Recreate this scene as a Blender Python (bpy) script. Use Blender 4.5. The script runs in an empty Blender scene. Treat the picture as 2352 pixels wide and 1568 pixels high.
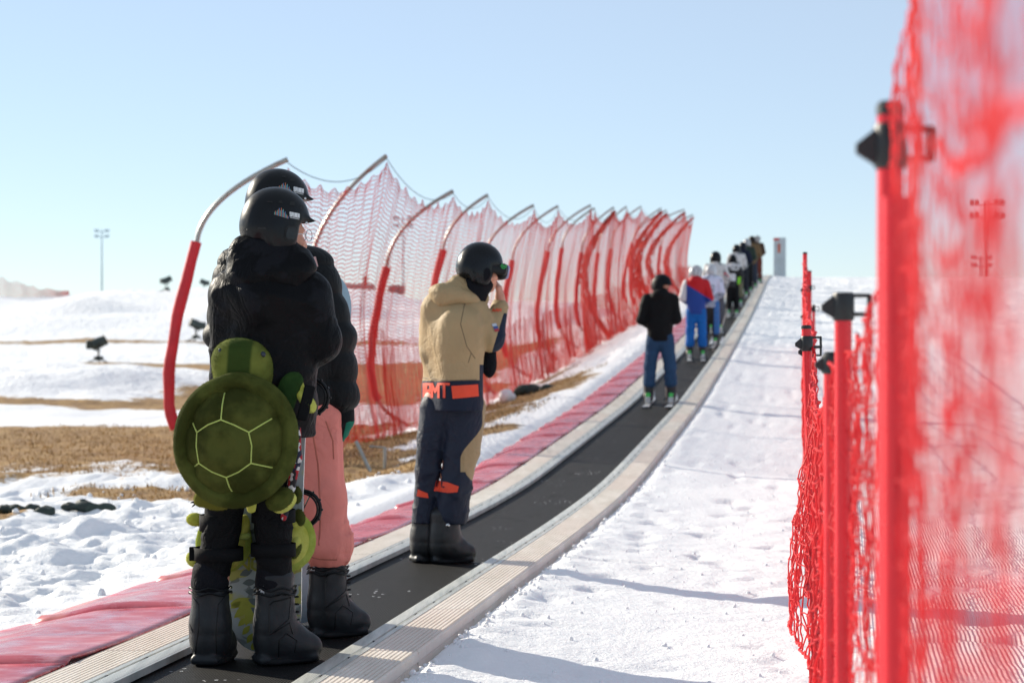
import bpy, math, random
import numpy as np
from mathutils import Vector, Matrix
from mathutils.bvhtree import BVHTree

R = math.radians
rng = np.random.default_rng(7)
random.seed(7)
scene = bpy.context.scene
COL = scene.collection

# ------------------------------------------------------------------ names, parents
def tag(o, label=None, cat=None, group=None, kind=None):
    if label: o['label'] = label
    if cat: o['category'] = cat
    if group: o['group'] = group
    if kind: o['kind'] = kind
    return o

def empty(name, loc, label, cat, group=None):
    o = bpy.data.objects.new(name, None)
    COL.objects.link(o)
    o.location = loc
    o.empty_display_size = 0.1
    return tag(o, label, cat, group)

def mesh_from(name, verts, faces, smooth=True):
    me = bpy.data.meshes.new(name)
    verts = np.asarray(verts, dtype=np.float32).reshape(-1, 3)
    me.vertices.add(len(verts))
    me.vertices.foreach_set('co', verts.ravel())
    if isinstance(faces, np.ndarray):
        k = faces.shape[1]
        n = len(faces)
        me.loops.add(n * k)
        me.loops.foreach_set('vertex_index', faces.astype(np.int32).ravel())
        me.polygons.add(n)
        me.polygons.foreach_set('loop_start', np.arange(0, n * k, k, dtype=np.int32))
        me.polygons.foreach_set('loop_total', np.full(n, k, dtype=np.int32))
    else:
        tot = sum(len(f) for f in faces)
        me.loops.add(tot)
        me.loops.foreach_set('vertex_index', np.array([i for f in faces for i in f], dtype=np.int32))
        me.polygons.add(len(faces))
        ls = np.array([len(f) for f in faces], dtype=np.int32)
        me.polygons.foreach_set('loop_start', np.concatenate([[0], np.cumsum(ls)[:-1]]).astype(np.int32))
        me.polygons.foreach_set('loop_total', ls)
    me.update(calc_edges=True)
    me.validate()
    if smooth:
        me.polygons.foreach_set('use_smooth', np.ones(len(me.polygons), dtype=bool))
    return me

def put(name, me, mat, parent=None, loc=None):
    o = bpy.data.objects.new(name, me)
    COL.objects.link(o)
    if mat is not None:
        for m in (mat if isinstance(mat, (list, tuple)) else [mat]):
            me.materials.append(m)
    if parent is not None: o.parent = parent
    if loc is not None: o.location = loc
    return o

class MB:
    """collects shapes; build() links them as ONE mesh"""
    def __init__(s): s.v = []; s.f = []
    def add(s, v, f):
        o = len(s.v)
        s.v += [tuple(p) for p in v]
        s.f += [tuple(i + o for i in q) for q in f]
    def box(s, c, h, rot=None, bev=0.0):
        hx, hy, hz = h
        b = min(bev, hx * .9, hy * .9, hz * .9)
        M = rot if rot is not None else Matrix.Identity(3)
        if b <= 0:
            v = [(x * hx, y * hy, z * hz) for x in (-1, 1) for y in (-1, 1) for z in (-1, 1)]
            f = [(0, 1, 3, 2), (4, 6, 7, 5), (0, 4, 5, 1), (2, 3, 7, 6), (0, 2, 6, 4), (1, 5, 7, 3)]
        else:
            v = []; f = []
            prof = [(-hz, -b), (-hz + b, 0), (hz - b, 0), (hz, -b)]
            for z, ins in prof:
                a, c2 = hx + ins, hy + ins
                v += [(-a + b, -c2, z), (a - b, -c2, z), (a, -c2 + b, z), (a, c2 - b, z),
                      (a - b, c2, z), (-a + b, c2, z), (-a, c2 - b, z), (-a, -c2 + b, z)]
            for k in range(3):
                for i in range(8):
                    j = (i + 1) % 8
                    f.append((k * 8 + i, k * 8 + j, k * 8 + 8 + j, k * 8 + 8 + i))
            f.append(tuple(range(7, -1, -1))); f.append(tuple(range(24, 32)))
        C = Vector(c)
        s.add([M @ Vector(p) + C for p in v], f)
    def tube(s, pts, r, n=8, cap=True):
        pts = [Vector(p) for p in pts]
        rr = r if isinstance(r, (list, tuple)) else [r] * len(pts)
        v = []; f = []
        prev = None
        for i, p in enumerate(pts):
            t = (pts[min(i + 1, len(pts) - 1)] - pts[max(i - 1, 0)]).normalized()
            if prev is None:
                a = Vector((0, 0, 1)) if abs(t.z) < .9 else Vector((1, 0, 0))
                u = t.cross(a).normalized()
            else:
                u = (prev - t * prev.dot(t)).normalized()
            prev = u
            w = t.cross(u)
            for k in range(n):
                an = 2 * math.pi * k / n
                v.append(p + (u * math.cos(an) + w * math.sin(an)) * rr[i])
        for i in range(len(pts) - 1):
            for k in range(n):
                j = (k + 1) % n
                f.append((i * n + k, i * n + j, i * n + n + j, i * n + n + k))
        if cap:
            f.append(tuple(range(n - 1, -1, -1)))
            f.append(tuple(range((len(pts) - 1) * n, len(pts) * n)))
        s.add(v, f)
    def ball(s, c, r, n=12, m=8, rot=None):
        r = r if isinstance(r, (list, tuple)) else (r, r, r)
        M = rot if rot is not None else Matrix.Identity(3)
        C = Vector(c)
        v = [M @ Vector((0, 0, -r[2])) + C]; f = []
        for i in range(1, m):
            th = math.pi * i / m
            for k in range(n):
                an = 2 * math.pi * k / n
                v.append(M @ Vector((r[0] * math.sin(th) * math.cos(an), r[1] * math.sin(th) * math.sin(an), -r[2] * math.cos(th))) + C)
        v.append(M @ Vector((0, 0, r[2])) + C)
        for k in range(n):
            f.append((0, 1 + (k + 1) % n, 1 + k))
            f.append((len(v) - 1, 1 + (m - 2) * n + k, 1 + (m - 2) * n + (k + 1) % n))
        for i in range(m - 2):
            for k in range(n):
                j = (k + 1) % n
                f.append((1 + i * n + k, 1 + i * n + j, 1 + i * n + n + j, 1 + i * n + n + k))
        s.add(v, f)
    def build(s, name, mat, parent=None, smooth=True, loc=None, auto=35):
        me = mesh_from(name, s.v, s.f, smooth)
        if smooth and auto:
            try: me.set_sharp_from_angle(angle=R(auto))
            except Exception: pass
        return put(name, me, mat, parent, loc)

def copy_tree(o, parent=None):
    c = o.copy(); COL.objects.link(c)
    if parent is not None: c.parent = parent
    for ch in list(o.children):
        copy_tree(ch, c)
    return c

# ------------------------------------------------------------------ camera model of the lens used
FPX = 70.0 / 36.0 * 2352.0
CAMZ = 1.21
def at(px, py, Z):
    """point at distance Z that the lens sees at (px, py) of a 2352 px wide frame"""
    return Vector(((px - 1176) / FPX * Z, Z, CAMZ - (py - 784) / FPX * Z))

# ------------------------------------------------------------------ materials
def lin(h):
    h = h.lstrip('#')
    c = [int(h[i:i + 2], 16) / 255 for i in (0, 2, 4)]
    return tuple((x / 12.92 if x <= .04045 else ((x + .055) / 1.055) ** 2.4) for x in c) + (1,)

class NT:
    def __init__(s, name):
        s.m = bpy.data.materials.new(name); s.m.use_nodes = True
        s.t = s.m.node_tree; s.t.nodes.clear()
        s.out = s.n('ShaderNodeOutputMaterial')
    def n(s, typ, **kw):
        d = s.t.nodes.new(typ)
        for k, v in kw.items():
            if k == 'i':
                for kk, vv in v.items(): s.set(d.inputs[kk], vv)
            else: setattr(d, k, v)
        return d
    def set(s, inp, v):
        if isinstance(v, bpy.types.NodeSocket): s.t.links.new(v, inp)
        else: inp.default_value = v
    def math(s, op, a, b=None, c=None, clamp=False):
        d = s.n('ShaderNodeMath', operation=op, use_clamp=clamp)
        s.set(d.inputs[0], a)
        if b is not None: s.set(d.inputs[1], b)
        if c is not None: s.set(d.inputs[2], c)
        return d.outputs[0]
    def mix(s, f, a, b):
        d = s.n('ShaderNodeMix', data_type='RGBA')
        s.set(d.inputs[0], f); s.set(d.inputs[6], a); s.set(d.inputs[7], b)
        return d.outputs[2]
    def mr(s, v, a, b, c=0., d=1., smooth=True):
        n = s.n('ShaderNodeMapRange', interpolation_type='SMOOTHSTEP' if smooth else 'LINEAR')
        for i, x in enumerate((v, a, b, c, d)): s.set(n.inputs[i], x)
        return n.outputs[0]
    def noise(s, vec, scale, detail=3, rough=.55, dist=0.):
        d = s.n('ShaderNodeTexNoise', i={'Scale': scale, 'Detail': detail, 'Roughness': rough, 'Distortion': dist})
        if vec is not None: s.set(d.inputs['Vector'], vec)
        return d.outputs[0]
    def xyz(s, vec):
        d = s.n('ShaderNodeSeparateXYZ'); s.set(d.inputs[0], vec); return d.outputs
    def obj(s): return s.n('ShaderNodeTexCoord').outputs['Object']
    def scalev(s, vec, sc):
        d = s.n('ShaderNodeMapping'); s.set(d.inputs['Vector'], vec); d.inputs['Scale'].default_value = sc
        return d.outputs[0]
    def bump(s, h, strength=.3, dist=.01, normal=None):
        d = s.n('ShaderNodeBump', i={'Strength': strength, 'Distance': dist, 'Height': h})
        if normal is not None: s.set(d.inputs['Normal'], normal)
        return d.outputs[0]
    def done(s, color, rough=.6, normal=None, metallic=0., spec=.5, sheen=0., coat=0., sheen_tint=None, sss=0., trans=0., transcol=None, coat_rough=.1):
        p = s.n('ShaderNodeBsdfPrincipled')
        s.set(p.inputs['Base Color'], color); s.set(p.inputs['Roughness'], rough)
        s.set(p.inputs['Metallic'], metallic); s.set(p.inputs['Specular IOR Level'], spec)
        if sheen: p.inputs['Sheen Weight'].default_value = sheen; p.inputs['Sheen Roughness'].default_value = .4
        if sheen_tint: p.inputs['Sheen Tint'].default_value = sheen_tint
        if coat: p.inputs['Coat Weight'].default_value = coat; p.inputs['Coat Roughness'].default_value = coat_rough
        if sss:
            p.inputs['Subsurface Weight'].default_value = sss
            p.inputs['Subsurface Radius'].default_value = (.02, .008, .004)
        if normal is not None: s.set(p.inputs['Normal'], normal)
        sh = p.outputs[0]
        if trans:
            t = s.n('ShaderNodeBsdfTranslucent'); s.set(t.inputs['Color'], transcol if transcol is not None else color)
            mx = s.n('ShaderNodeMixShader', i={0: trans})
            s.t.links.new(sh, mx.inputs[1]); s.t.links.new(t.outputs[0], mx.inputs[2]); sh = mx.outputs[0]
        s.t.links.new(sh, s.out.inputs[0])
        return s.m

def plain(name, col, rough=.6, var=.12, scale=6, bump=.0, bscale=40, bdist=.004, **kw):
    """a surface with a little uneven colour, uneven gloss and grain"""
    N = NT(name); o = N.obj()
    c = lin(col) if isinstance(col, str) else col
    n1 = N.noise(o, scale, 5, .6)
    d = tuple(x * (1 - var * 1.6) for x in c[:3]) + (1,)
    b = tuple(min(1, x * (1 + var)) for x in c[:3]) + (1,)
    color = N.mix(N.mr(n1, .3, .7), d, b)
    nm = N.bump(N.noise(o, bscale, 4, .6), bump, bdist) if bump else None
    rr = N.mr(N.noise(o, scale * 2.3, 3), .3, .7, max(.02, rough - .08), min(1, rough + .08))
    return N.done(color, rr, nm, **kw)

def cloth(name, col, rough=.7, fold=.5, fscale=9, weave=.15, var=.1, **kw):
    """fabric: soft directional folds and a fine weave as bump"""
    N = NT(name); o = N.obj()
    c = col if not isinstance(col, str) else lin(col)
    nm = cloth_normal(N, o, fold, fscale, weave)
    if isinstance(c, tuple):
        n1 = N.noise(o, 5, 4)
        c = N.mix(N.mr(n1, .3, .7), tuple(x * (1 - var) for x in c[:3]) + (1,), tuple(min(1, x * (1 + var)) for x in c[:3]) + (1,))
    kw.setdefault('spec', .14)
    return N.done(c, rough, nm, **kw)

def cloth_normal(N, o, fold=.5, fscale=9, weave=.15):
    f1 = N.noise(N.scalev(o, (1, 1, .55)), fscale, 2, .5, 1.2)
    f1 = N.math('ABSOLUTE', N.math('SUBTRACT', f1, .5))
    f2 = N.noise(o, fscale * 3.1, 2, .5, .8)
    f2 = N.math('ABSOLUTE', N.math('SUBTRACT', f2, .5))
    f1 = N.math('POWER', N.math('ADD', f1, .0005), .6); f2 = N.math('POWER', N.math('ADD', f2, .0005), .7)
    gate = N.mr(N.noise(o, fscale * .45, 2), .40, .62)
    h = N.math('MULTIPLY', N.math('ADD', f1, N.math('MULTIPLY', f2, .45)), N.math('ADD', N.math('MULTIPLY', gate, .8), .2))
    nm = N.bump(h, fold, .04)
    return N.bump(N.noise(o, 260, 2), weave, .002, nm)

# ------------------------------------------------------------------ numpy noise
_LAT = rng.random((64, 64, 64)).astype(np.float32)
def vnoise3(x, y, z):
    xi = np.floor(x).astype(np.int32); yi = np.floor(y).astype(np.int32); zi = np.floor(z).astype(np.int32)
    fx = (x - xi).astype(np.float32); fy = (y - yi).astype(np.float32); fz = (z - zi).astype(np.float32)
    fx = fx * fx * (3 - 2 * fx); fy = fy * fy * (3 - 2 * fy); fz = fz * fz * (3 - 2 * fz)
    a = xi & 63; b = (xi + 1) & 63; c = yi & 63; d = (yi + 1) & 63; e = zi & 63; g = (zi + 1) & 63
    def L(p, q, r_): return _LAT[p, q, r_]
    v0 = (L(a, c, e) * (1 - fx) + L(b, c, e) * fx) * (1 - fy) + (L(a, d, e) * (1 - fx) + L(b, d, e) * fx) * fy
    v1 = (L(a, c, g) * (1 - fx) + L(b, c, g) * fx) * (1 - fy) + (L(a, d, g) * (1 - fx) + L(b, d, g) * fx) * fy
    return v0 * (1 - fz) + v1 * fz - .5
def fbm(x, y, z=0., o=4, g=.5):
    z = np.zeros_like(x) + z
    s = 0; a = 1.
    for i in range(o):
        s = s + a * vnoise3(x + 17.3 * i, y + 5.1 * i, z + 3.7 * i)
        x = x * 2.03; y = y * 2.03; z = z * 2.03; a *= g
    return s
def smooth(a, b, x):
    t = np.clip((x - a) / (b - a), 0, 1)
    return t * t * (3 - 2 * t)

# ------------------------------------------------------------------ camera, light
cam = bpy.data.cameras.new('camera'); camo = bpy.data.objects.new('camera', cam); COL.objects.link(camo)
camo.location = (0, 0, CAMZ); camo.rotation_euler = (R(90), 0, 0)
cam.lens = 70; cam.sensor_width = 36; cam.clip_start = .05; cam.clip_end = 5000
cam.dof.use_dof = True; cam.dof.focus_distance = 7.5; cam.dof.aperture_fstop = 4.7; cam.dof.aperture_blades = 0
scene.camera = camo

SUN_AZ = R(-52)      # from +Y towards -X
SUN_EL = R(23)
sunv = Vector((math.sin(SUN_AZ) * math.cos(SUN_EL), math.cos(SUN_AZ) * math.cos(SUN_EL), math.sin(SUN_EL)))
sl = bpy.data.lights.new('sun', 'SUN'); slo = bpy.data.objects.new('sun', sl); COL.objects.link(slo)
sl.energy = 3.4; sl.angle = R(.53); sl.color = (1, .91, .76)
slo.rotation_euler = sunv.to_track_quat('Z', 'Y').to_euler(); slo.location = (-20, 20, 30)
w = bpy.data.worlds.new('World'); scene.world = w; w.use_nodes = True
nt = w.node_tree; nt.nodes.clear()
sky = nt.nodes.new('ShaderNodeTexSky'); sky.sky_type = 'NISHITA'; sky.sun_disc = False
sky.sun_elevation = SUN_EL; sky.sun_rotation = SUN_AZ
sky.air_density = 1.0; sky.dust_density = 0.; sky.ozone_density = 3.6; sky.altitude = 1700
bg = nt.nodes.new('ShaderNodeBackground'); bg.inputs[1].default_value = .076
wo = nt.nodes.new('ShaderNodeOutputWorld')
hz_ = nt.nodes.new('ShaderNodeMix'); hz_.data_type = 'RGBA'; hz_.inputs[0].default_value = .5     # thin high haze evens the sky out
hz_.inputs[7].default_value = (4.9, 5.35, 5.7, 1)
nt.links.new(sky.outputs[0], hz_.inputs[6]); nt.links.new(hz_.outputs[2], bg.inputs[0]); nt.links.new(bg.outputs[0], wo.inputs[0])
scene.view_settings.view_transform = 'Standard'; scene.view_settings.look = 'None'
scene.view_settings.exposure = 1.03; scene.view_settings.gamma = 1
scene.cycles.max_bounces = 8; scene.cycles.transparent_max_bounces = 8
scene.cycles.use_denoising = True
# ------------------------------------------------------------------ the slope: one sheet, in (v, y): v = metres to the right of the carpet's centre line
KX, AX = .1485, -2.062
def cx(y): return AX + KX * y
_py = np.array([-60, 0, 5, 7, 9, 11, 13, 16.8, 21, 27, 37, 51.4, 65, 72.4, 82, 92, 130, 220, 800.])
_pz = np.array([.03, .03, .03, .02, 0, -.02, -.045, -.04, .12, .345, .92, 1.87, 2.88, 3.45, 3.93, 3.98, 3.0, 1.0, 1.0])
_yy = np.arange(-60, 800, .25)
_zz = np.interp(_yy, _py, _pz)
_k = np.exp(-.5 * (np.arange(-16, 17) * .25 / 1.3) ** 2); _k /= _k.sum()
_zz = np.convolve(np.pad(_zz, 16, mode='edge'), _k, mode='valid')
def bz(y): return np.interp(y, _yy, _zz)
# bank level at the foot of the left fence
_ly = np.array([-60, 30, 36, 44.7, 50, 64, 85, 130, 220, 800.]); _lz = np.array([-.14, -.14, .0, .38, .78, 1.45, 2.6, 2.0, 1.0, 1.0])
def bank(y): return np.interp(y, _ly, _lz)

def flat(x, y):
    """open ground far left, with snow heaps and the hill behind"""
    z = np.full_like(x, -.15)
    h1 = np.clip(1 - ((y - 52) / 12.5) ** 2, 0, 1) ** .8
    prof = .62 * np.exp(-((x + 21) / 6.5) ** 2) + .60 * np.exp(-((x + 11.5) / 4.6) ** 2) * smooth(-6.5, -9.5, x) + .35 * np.exp(-((x + 35) / 8) ** 2)
    z = z + h1 * np.clip(prof, 0, .63)
    h0 = np.clip(1 - ((y - 35.7) / 3.4) ** 2, 0, 1) * smooth(-3, -7, x) * .12
    z = z + h0
    h2 = smooth(122, 132, y) * (1 - smooth(165, 200, y)) * (.85 + .25 * np.sin(x * .09 + 1))
    z = z + h2
    hill = smooth(168, 335, y) * (9.0 + .6 * np.sin(x * .03 + 2) + .35 * np.sin(x * .11))
    hill = hill * (1 - .16 * smooth(-28, -10, x)) * (1 - .9 * smooth(0, 40, x))
    z = z + hill - .9 * smooth(345, 480, y)
    rough = smooth(196, 240, y) * (1 - smooth(330, 360, y))
    far_ = smooth(30, 42, y) * smooth(-1, -5, x)
    z = z + far_ * (fbm(x * .34, y * .22, 14, 4) * .26 + np.abs(fbm(x * .8, y * .45, 19, 3)) * .16)
    z = z + rough * (fbm(x * .14, y * .06, 3.3, 5) * 2.4)
    return z

def terrain(v, y):
    x = cx(y) + v
    B = bz(y)
    right = B - .004 - .05 * smooth(.62, 1.6, v)
    left = B - .05 - .10 * smooth(-1.3, -2.4, v)
    L = bank(y)
    t = smooth(-1.25, -4.3, v)
    left = left * (1 - t) + L * t
    F = flat(x, y)
    t2 = smooth(-4.8, -13, v)
    left = left * (1 - t2) + F * t2
    z = np.where(v > 0, right, left)
    # tread under the carpet and the mats lies a little lower
    z = z - .09 * smooth(.66, .52, np.abs(v)) - .05 * smooth(-.5, -.62, v) * smooth(-1.38, -1.12, v)
    # trampled snow on the left, crusty packed snow on the right
    m = smooth(-1.40, -1.85, v) * (1 - smooth(60, 140, y))
    near = 1 - smooth(16, 34, y)
    lump = fbm(v * 1.7, y * 1.5, .5, 3) * .15 + np.abs(fbm(v * 3.0, y * 2.4, 2.5, 3)) * .15 + np.abs(fbm(v * 8, y * 7, 4, 3)) * .05 + fbm(v * 15, y * 14, 9, 2) * .014
    snow = fbm(v * .8, y * .5, 8, 3) * .06
    dry = dryness(v, y)
    z = z + m * (lump * (.62 + .38 * near) * (1 - .7 * dry) + snow)
    mr = smooth(.62, .8, v) * (1 - smooth(70, 90, y))
    rl = fbm(v * 1.6, y * 1.1, 12, 3) * .013 + fbm(v * 10, y * 9, 6, 3) * .009
    pit = np.clip(fbm(v * 5, y * 5, 21, 2) - .22, 0, 1) * -.10
    edge = np.exp(-((v - .74) / .09) ** 2) * (.012 + .03 * fbm(v * 7, y * 7, 31, 3))
    z = z + mr * (rl + pit) + edge * (1 - smooth(30, 60, y))
    return z

def dryness(v, y):
    x = cx(y) + v
    yb = np.array([0, 14, 16, 18.5, 21, 22.5, 31.3, 32.2, 38.6, 39.3, 41.5, 42.5, 63, 66, 116, 121, 201, 204, 208, 211, 900])
    db = np.array([0, 0, .12, .42, .56, .84, .84, .0, .0, 1, 1, 0, 0, 1, 1, 0, 0, .9, .9, 0, 0.])
    wob = (fbm(x * .16, y * .08, 2, 3) * 3.2 + fbm(x * .7, y * .5, 9, 3) * 1.6) * np.clip(y / 32, .5, 1.6)
    d = np.interp(y + wob * .5, yb, db) * smooth(-3.4, -4.8, v) * (1 - smooth(45, 62, y) * smooth(-17, -9, v))
    def spot(v0, y0, rv, ry, a=1.): return 1.3 * a * np.exp(-((v - v0) / rv) ** 2 - ((y - y0) / ry) ** 2)
    d = np.maximum(d, .9 * smooth(-9.5, -7.0, x) * smooth(-4.0, -6.0, v) * smooth(34, 38, y + wob * .4) * (1 - smooth(58, 70, y)))
    d = np.maximum(d, .8 * smooth(-2.4, -3.0, v) * smooth(-8, -6, v) * smooth(20.5, 22, y + wob * .5) * (1 - smooth(27, 31, y)))
    d = np.maximum(d, spot(-2.7, 33, 1.25, 4.0, 1.)); d = np.maximum(d, spot(-2.0, 24.2, .55, 1.4, 1.))
    d = np.maximum(d, spot(-2.5, 19.2, .9, 1.5, 1.)); d = np.maximum(d, spot(-3.3, 21.5, 1.2, 2.0, 1.))
    d = np.maximum(d, spot(-3.15, 17.2, .6, .7, .95)); d = np.maximum(d, spot(-3.8, 17.9, .8, .8, 1.))
    d = np.maximum(d, spot(-4.3, 15.4, .4, .6, .9)); d = np.maximum(d, spot(-2.6, 28, .9, 1.8, .95))
    d = np.maximum(d, spot(-3.1, 41, .5, 3, .55))
    return np.clip(d, 0, 1)

def axis(lo, f0, f1, hi, step, grow):
    c = list(np.arange(f0, f1, step)); s = step; p = c[-1]; 
    while p < hi: s *= grow; p += s; c.append(p)
    s = step; p = f0; l = []
    while p > lo: s *= grow; p -= s; l.append(p)
    return np.array(l[::-1] + c)
vs = axis(-500, -5.2, 3.6, 420, .036, 1.055)
ys = axis(-25, 5.6, 13.5, 760, .036, 1.024)
V, Y = np.meshgrid(vs, ys, indexing='ij')
Zt = terrain(V, Y)
verts = np.stack([cx(Y) + V, Y, Zt], -1).reshape(-1, 3)
nv, ny = V.shape
ii = (np.arange(nv - 1)[:, None] * ny + np.arange(ny - 1)[None, :]).ravel()
fc = np.stack([ii, ii + ny, ii + ny + 1, ii + 1], -1)
me = mesh_from('snow_ground', verts, fc)
at_ = me.attributes.new('dry', 'FLOAT', 'POINT'); at_.data.foreach_set('value', dryness(V, Y).astype(np.float32).ravel())
at_ = me.attributes.new('off', 'FLOAT', 'POINT'); at_.data.foreach_set('value', V.astype(np.float32).ravel())

N = NT('snow_and_dry_grass'); o = N.obj()
X = N.xyz(o)
dry = N.n('ShaderNodeAttribute', attribute_name='dry').outputs['Fac']
off = N.n('ShaderNodeAttribute', attribute_name='off').outputs['Fac']
n_big = N.noise(N.scalev(o, (1, .6, 1)), 1.1, 6, .65)
n_fine = N.noise(o, 14, 5, .7)
g = N.math('ADD', N.math('ADD', dry, N.math('MULTIPLY', N.math('SUBTRACT', n_big, .5), 1.25)), N.math('MULTIPLY', N.math('SUBTRACT', n_fine, .5), .45))
gm = N.mr(g, .46, .60)
gm = N.math('MULTIPLY', gm, N.mr(dry, .02, .2))
grass = N.mix(N.mr(N.noise(o, 3.5, 6, .7), .35, .65), lin('#836441'), lin('#ab8a58'))
grass = N.mix(N.mr(N.noise(N.scalev(o, (6, 1.5, 1)), 9, 4, .7), .45, .7, 0, .8), grass, lin('#6b5134'))
snow = N.mix(N.mr(N.noise(o, .7, 5), .3, .7), (.84, .85, .87, 1), (.91, .915, .92, 1))
# a little sand and dirt blown on the far heaps
snow = N.mix(N.math('MULTIPLY', N.mr(N.noise(N.scalev(o, (.5, .25, 1)), .8, 7, .75), .60, .75), .22), snow, (.58, .55, .50, 1))
colr = N.mix(gm, snow, grass)
b1 = N.noise(o, 26, 5, .65); b2 = N.noise(o, 120, 3, .7)
hh = N.math('ADD', N.math('MULTIPLY', b1, 1.), N.math('MULTIPLY', b2, .28))
cord = N.n('ShaderNodeTexWave', wave_type='BANDS', bands_direction='X', wave_profile='SIN', i={'Scale': 1.0, 'Distortion': 1.2, 'Detail': 1., 'Detail Scale': 1.5})
cb = N.n('ShaderNodeCombineXYZ'); N.set(cb.inputs[0], N.math('MULTIPLY', N.math('SUBTRACT', off, N.math('MULTIPLY', X[1], .02)), 6.2832 / 20 / .062 * 3.1831)); N.set(cb.inputs[1], N.math('MULTIPLY', X[1], .4))
N.set(cord.inputs['Vector'], cb.outputs[0])
cm = N.math('MULTIPLY', N.math('MULTIPLY', N.mr(off, 2.2, 2.6), N.mr(X[1], 45, 14)), N.mr(N.noise(o, 1.3, 3), .36, .5))
hh2 = N.math('MULTIPLY', cord.outputs['Fac'], N.math('MULTIPLY', cm, .9))
farb = N.math('MULTIPLY', N.noise(N.scalev(o, (1, .55, 1)), .85, 6, .65), N.mr(X[1], 26, 60))
nm = N.bump(farb, .8, .5)
nm = N.bump(hh, .55, .028, nm)
nm = N.bump(hh2, .7, .024, nm)
MAT_SNOW = N.done(colr, N.mr(gm, 0, 1, .55, .9), nm, spec=.35)
ground = put('snow_ground', me, MAT_SNOW); tag(ground, kind='structure')

# ------------------------------------------------------------------ moving carpet
def strip(name, prof, y0, y1, mat, parent, step=.25, closed=False, zoff=0., seam=None, uv=True, smooth=True):
    """a cross-section (v, z) run along the carpet"""
    yl = np.arange(y0, y1 + 1e-6, step)
    if seam:
        per, gap = seam
        ys_ = []
        k = math.floor(y0 / per)
        base = list(yl)
        while k * per < y1:
            for d in (-gap, -gap * .5, gap * .5, gap): base.append(k * per + d)
            k += 1
        yl = np.array(sorted(set(b for b in base if y0 <= b <= y1)))
    n = len(prof); V_ = []; 
    for y in yl:
        dz = 0
        if seam:
            per, gap = seam
            r_ = abs((y / per) - round(y / per)) * per
            if r_ <= gap * .6: dz = -.012
        for (v, z) in prof: V_.append((cx(y) + v, y, float(bz(y)) + z + zoff + dz))
    F_ = []
    m = len(yl)
    nn = n if closed else n - 1
    for i in range(m - 1):
        for k in range(nn):
            j = (k + 1) % n
            F_.append((i * n + k, i * n + j, (i + 1) * n + j, (i + 1) * n + k))
    me = mesh_from(name, V_, F_, smooth)
    if smooth: me.set_sharp_from_angle(angle=R(32))
    a = me.attributes.new('lat', 'FLOAT', 'POINT')
    a.data.foreach_set('value', np.tile(np.array([p[0] for p in prof], dtype=np.float32), m))
    return put(name, me, mat, parent)

# rubber belt: small diamond knobs with glints painted on their tops, scuffed, snow dust
N = NT('ribbed_black_rubber'); o = N.obj(); X = N.xyz(o)
lat = N.n('ShaderNodeAttribute', attribute_name='lat').outputs['Fac']
a1 = N.math('ADD', N.math('MULTIPLY', lat, 2 * math.pi / .022), N.math('MULTIPLY', X[1], 2 * math.pi / .034))
a2 = N.math('SUBTRACT', N.math('MULTIPLY', lat, 2 * math.pi / .022), N.math('MULTIPLY', X[1], 2 * math.pi / .034))
kn = N.math('MULTIPLY', N.math('SINE', a1), N.math('SINE', a2))
kn = N.math('MAXIMUM', kn, -.3)
seamw = N.math('LESS_THAN', N.math('ABSOLUTE', N.math('SUBTRACT', N.math('FRACT', N.math('DIVIDE', X[1], 1.9)), .42)), .004)
kn = N.math('SUBTRACT', kn, N.math('MULTIPLY', seamw, 2.))
dust = N.mr(N.noise(N.scalev(o, (2.2, .8, 1)), 2.2, 7, .75), .52, .72)
spk = N.n('ShaderNodeTexVoronoi', feature='F1', i={'Scale': 26.0, 'Randomness': 1.0}); N.set(spk.inputs['Vector'], o)
spd = N.math('MULTIPLY', N.math('LESS_THAN', spk.outputs['Distance'], .20), N.mr(N.noise(N.scalev(o, (.8, 1, 1)), 1.4, 4, .6), .56, .64))
spd = N.math('MULTIPLY', spd, N.math('GREATER_THAN', N.xyz(spk.outputs['Color'])[0], .55))
colr = N.mix(N.math('MULTIPLY', dust, N.mr(kn, .2, .8, .05, .35)), N.mix(N.mr(kn, .0, .9), (.004, .0043, .0045, 1), (.026, .027, .028, 1)), (.13, .135, .14, 1))  # knob tops lightened in the colour to stand in for glints, dust over them
colr = N.mix(spd, colr, (.85, .87, .9, 1))
MAT_BELT = N.done(colr, N.mr(dust, 0, 1, .58, .72), N.bump(kn, 1.0, .012), spec=.13)

# beige ribbed edge board
N = NT('weathered_beige_board'); o = N.obj()
c1 = N.mix(N.mr(N.noise(N.scalev(o, (3, .7, 1)), 2.5, 6, .7), .3, .7), lin('#d6d0c4'), lin('#ebe6dd'))
c1 = N.mix(N.mr(N.noise(o, 30, 4, .7), .55, .8, 0, .45), c1, lin('#7c6c58'))
pi_ = N.n('ShaderNodeTexWhiteNoise', noise_dimensions='1D'); N.set(pi_.inputs['W'], N.math('FLOOR', N.math('DIVIDE', N.xyz(o)[1], 1.25)))
c1 = N.mix(N.math('MULTIPLY', pi_.outputs['Value'], .45), c1, lin('#dccabf'))
c1 = N.mix(N.mr(N.noise(N.scalev(o, (1, .5, 1)), 1.1, 6, .7), .62, .74, 0, .7), c1, (.85, .86, .88, 1))
MAT_BOARD = N.done(c1, .72, N.bump(N.noise(o, 140, 3), .35, .004), spec=.3)
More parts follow.
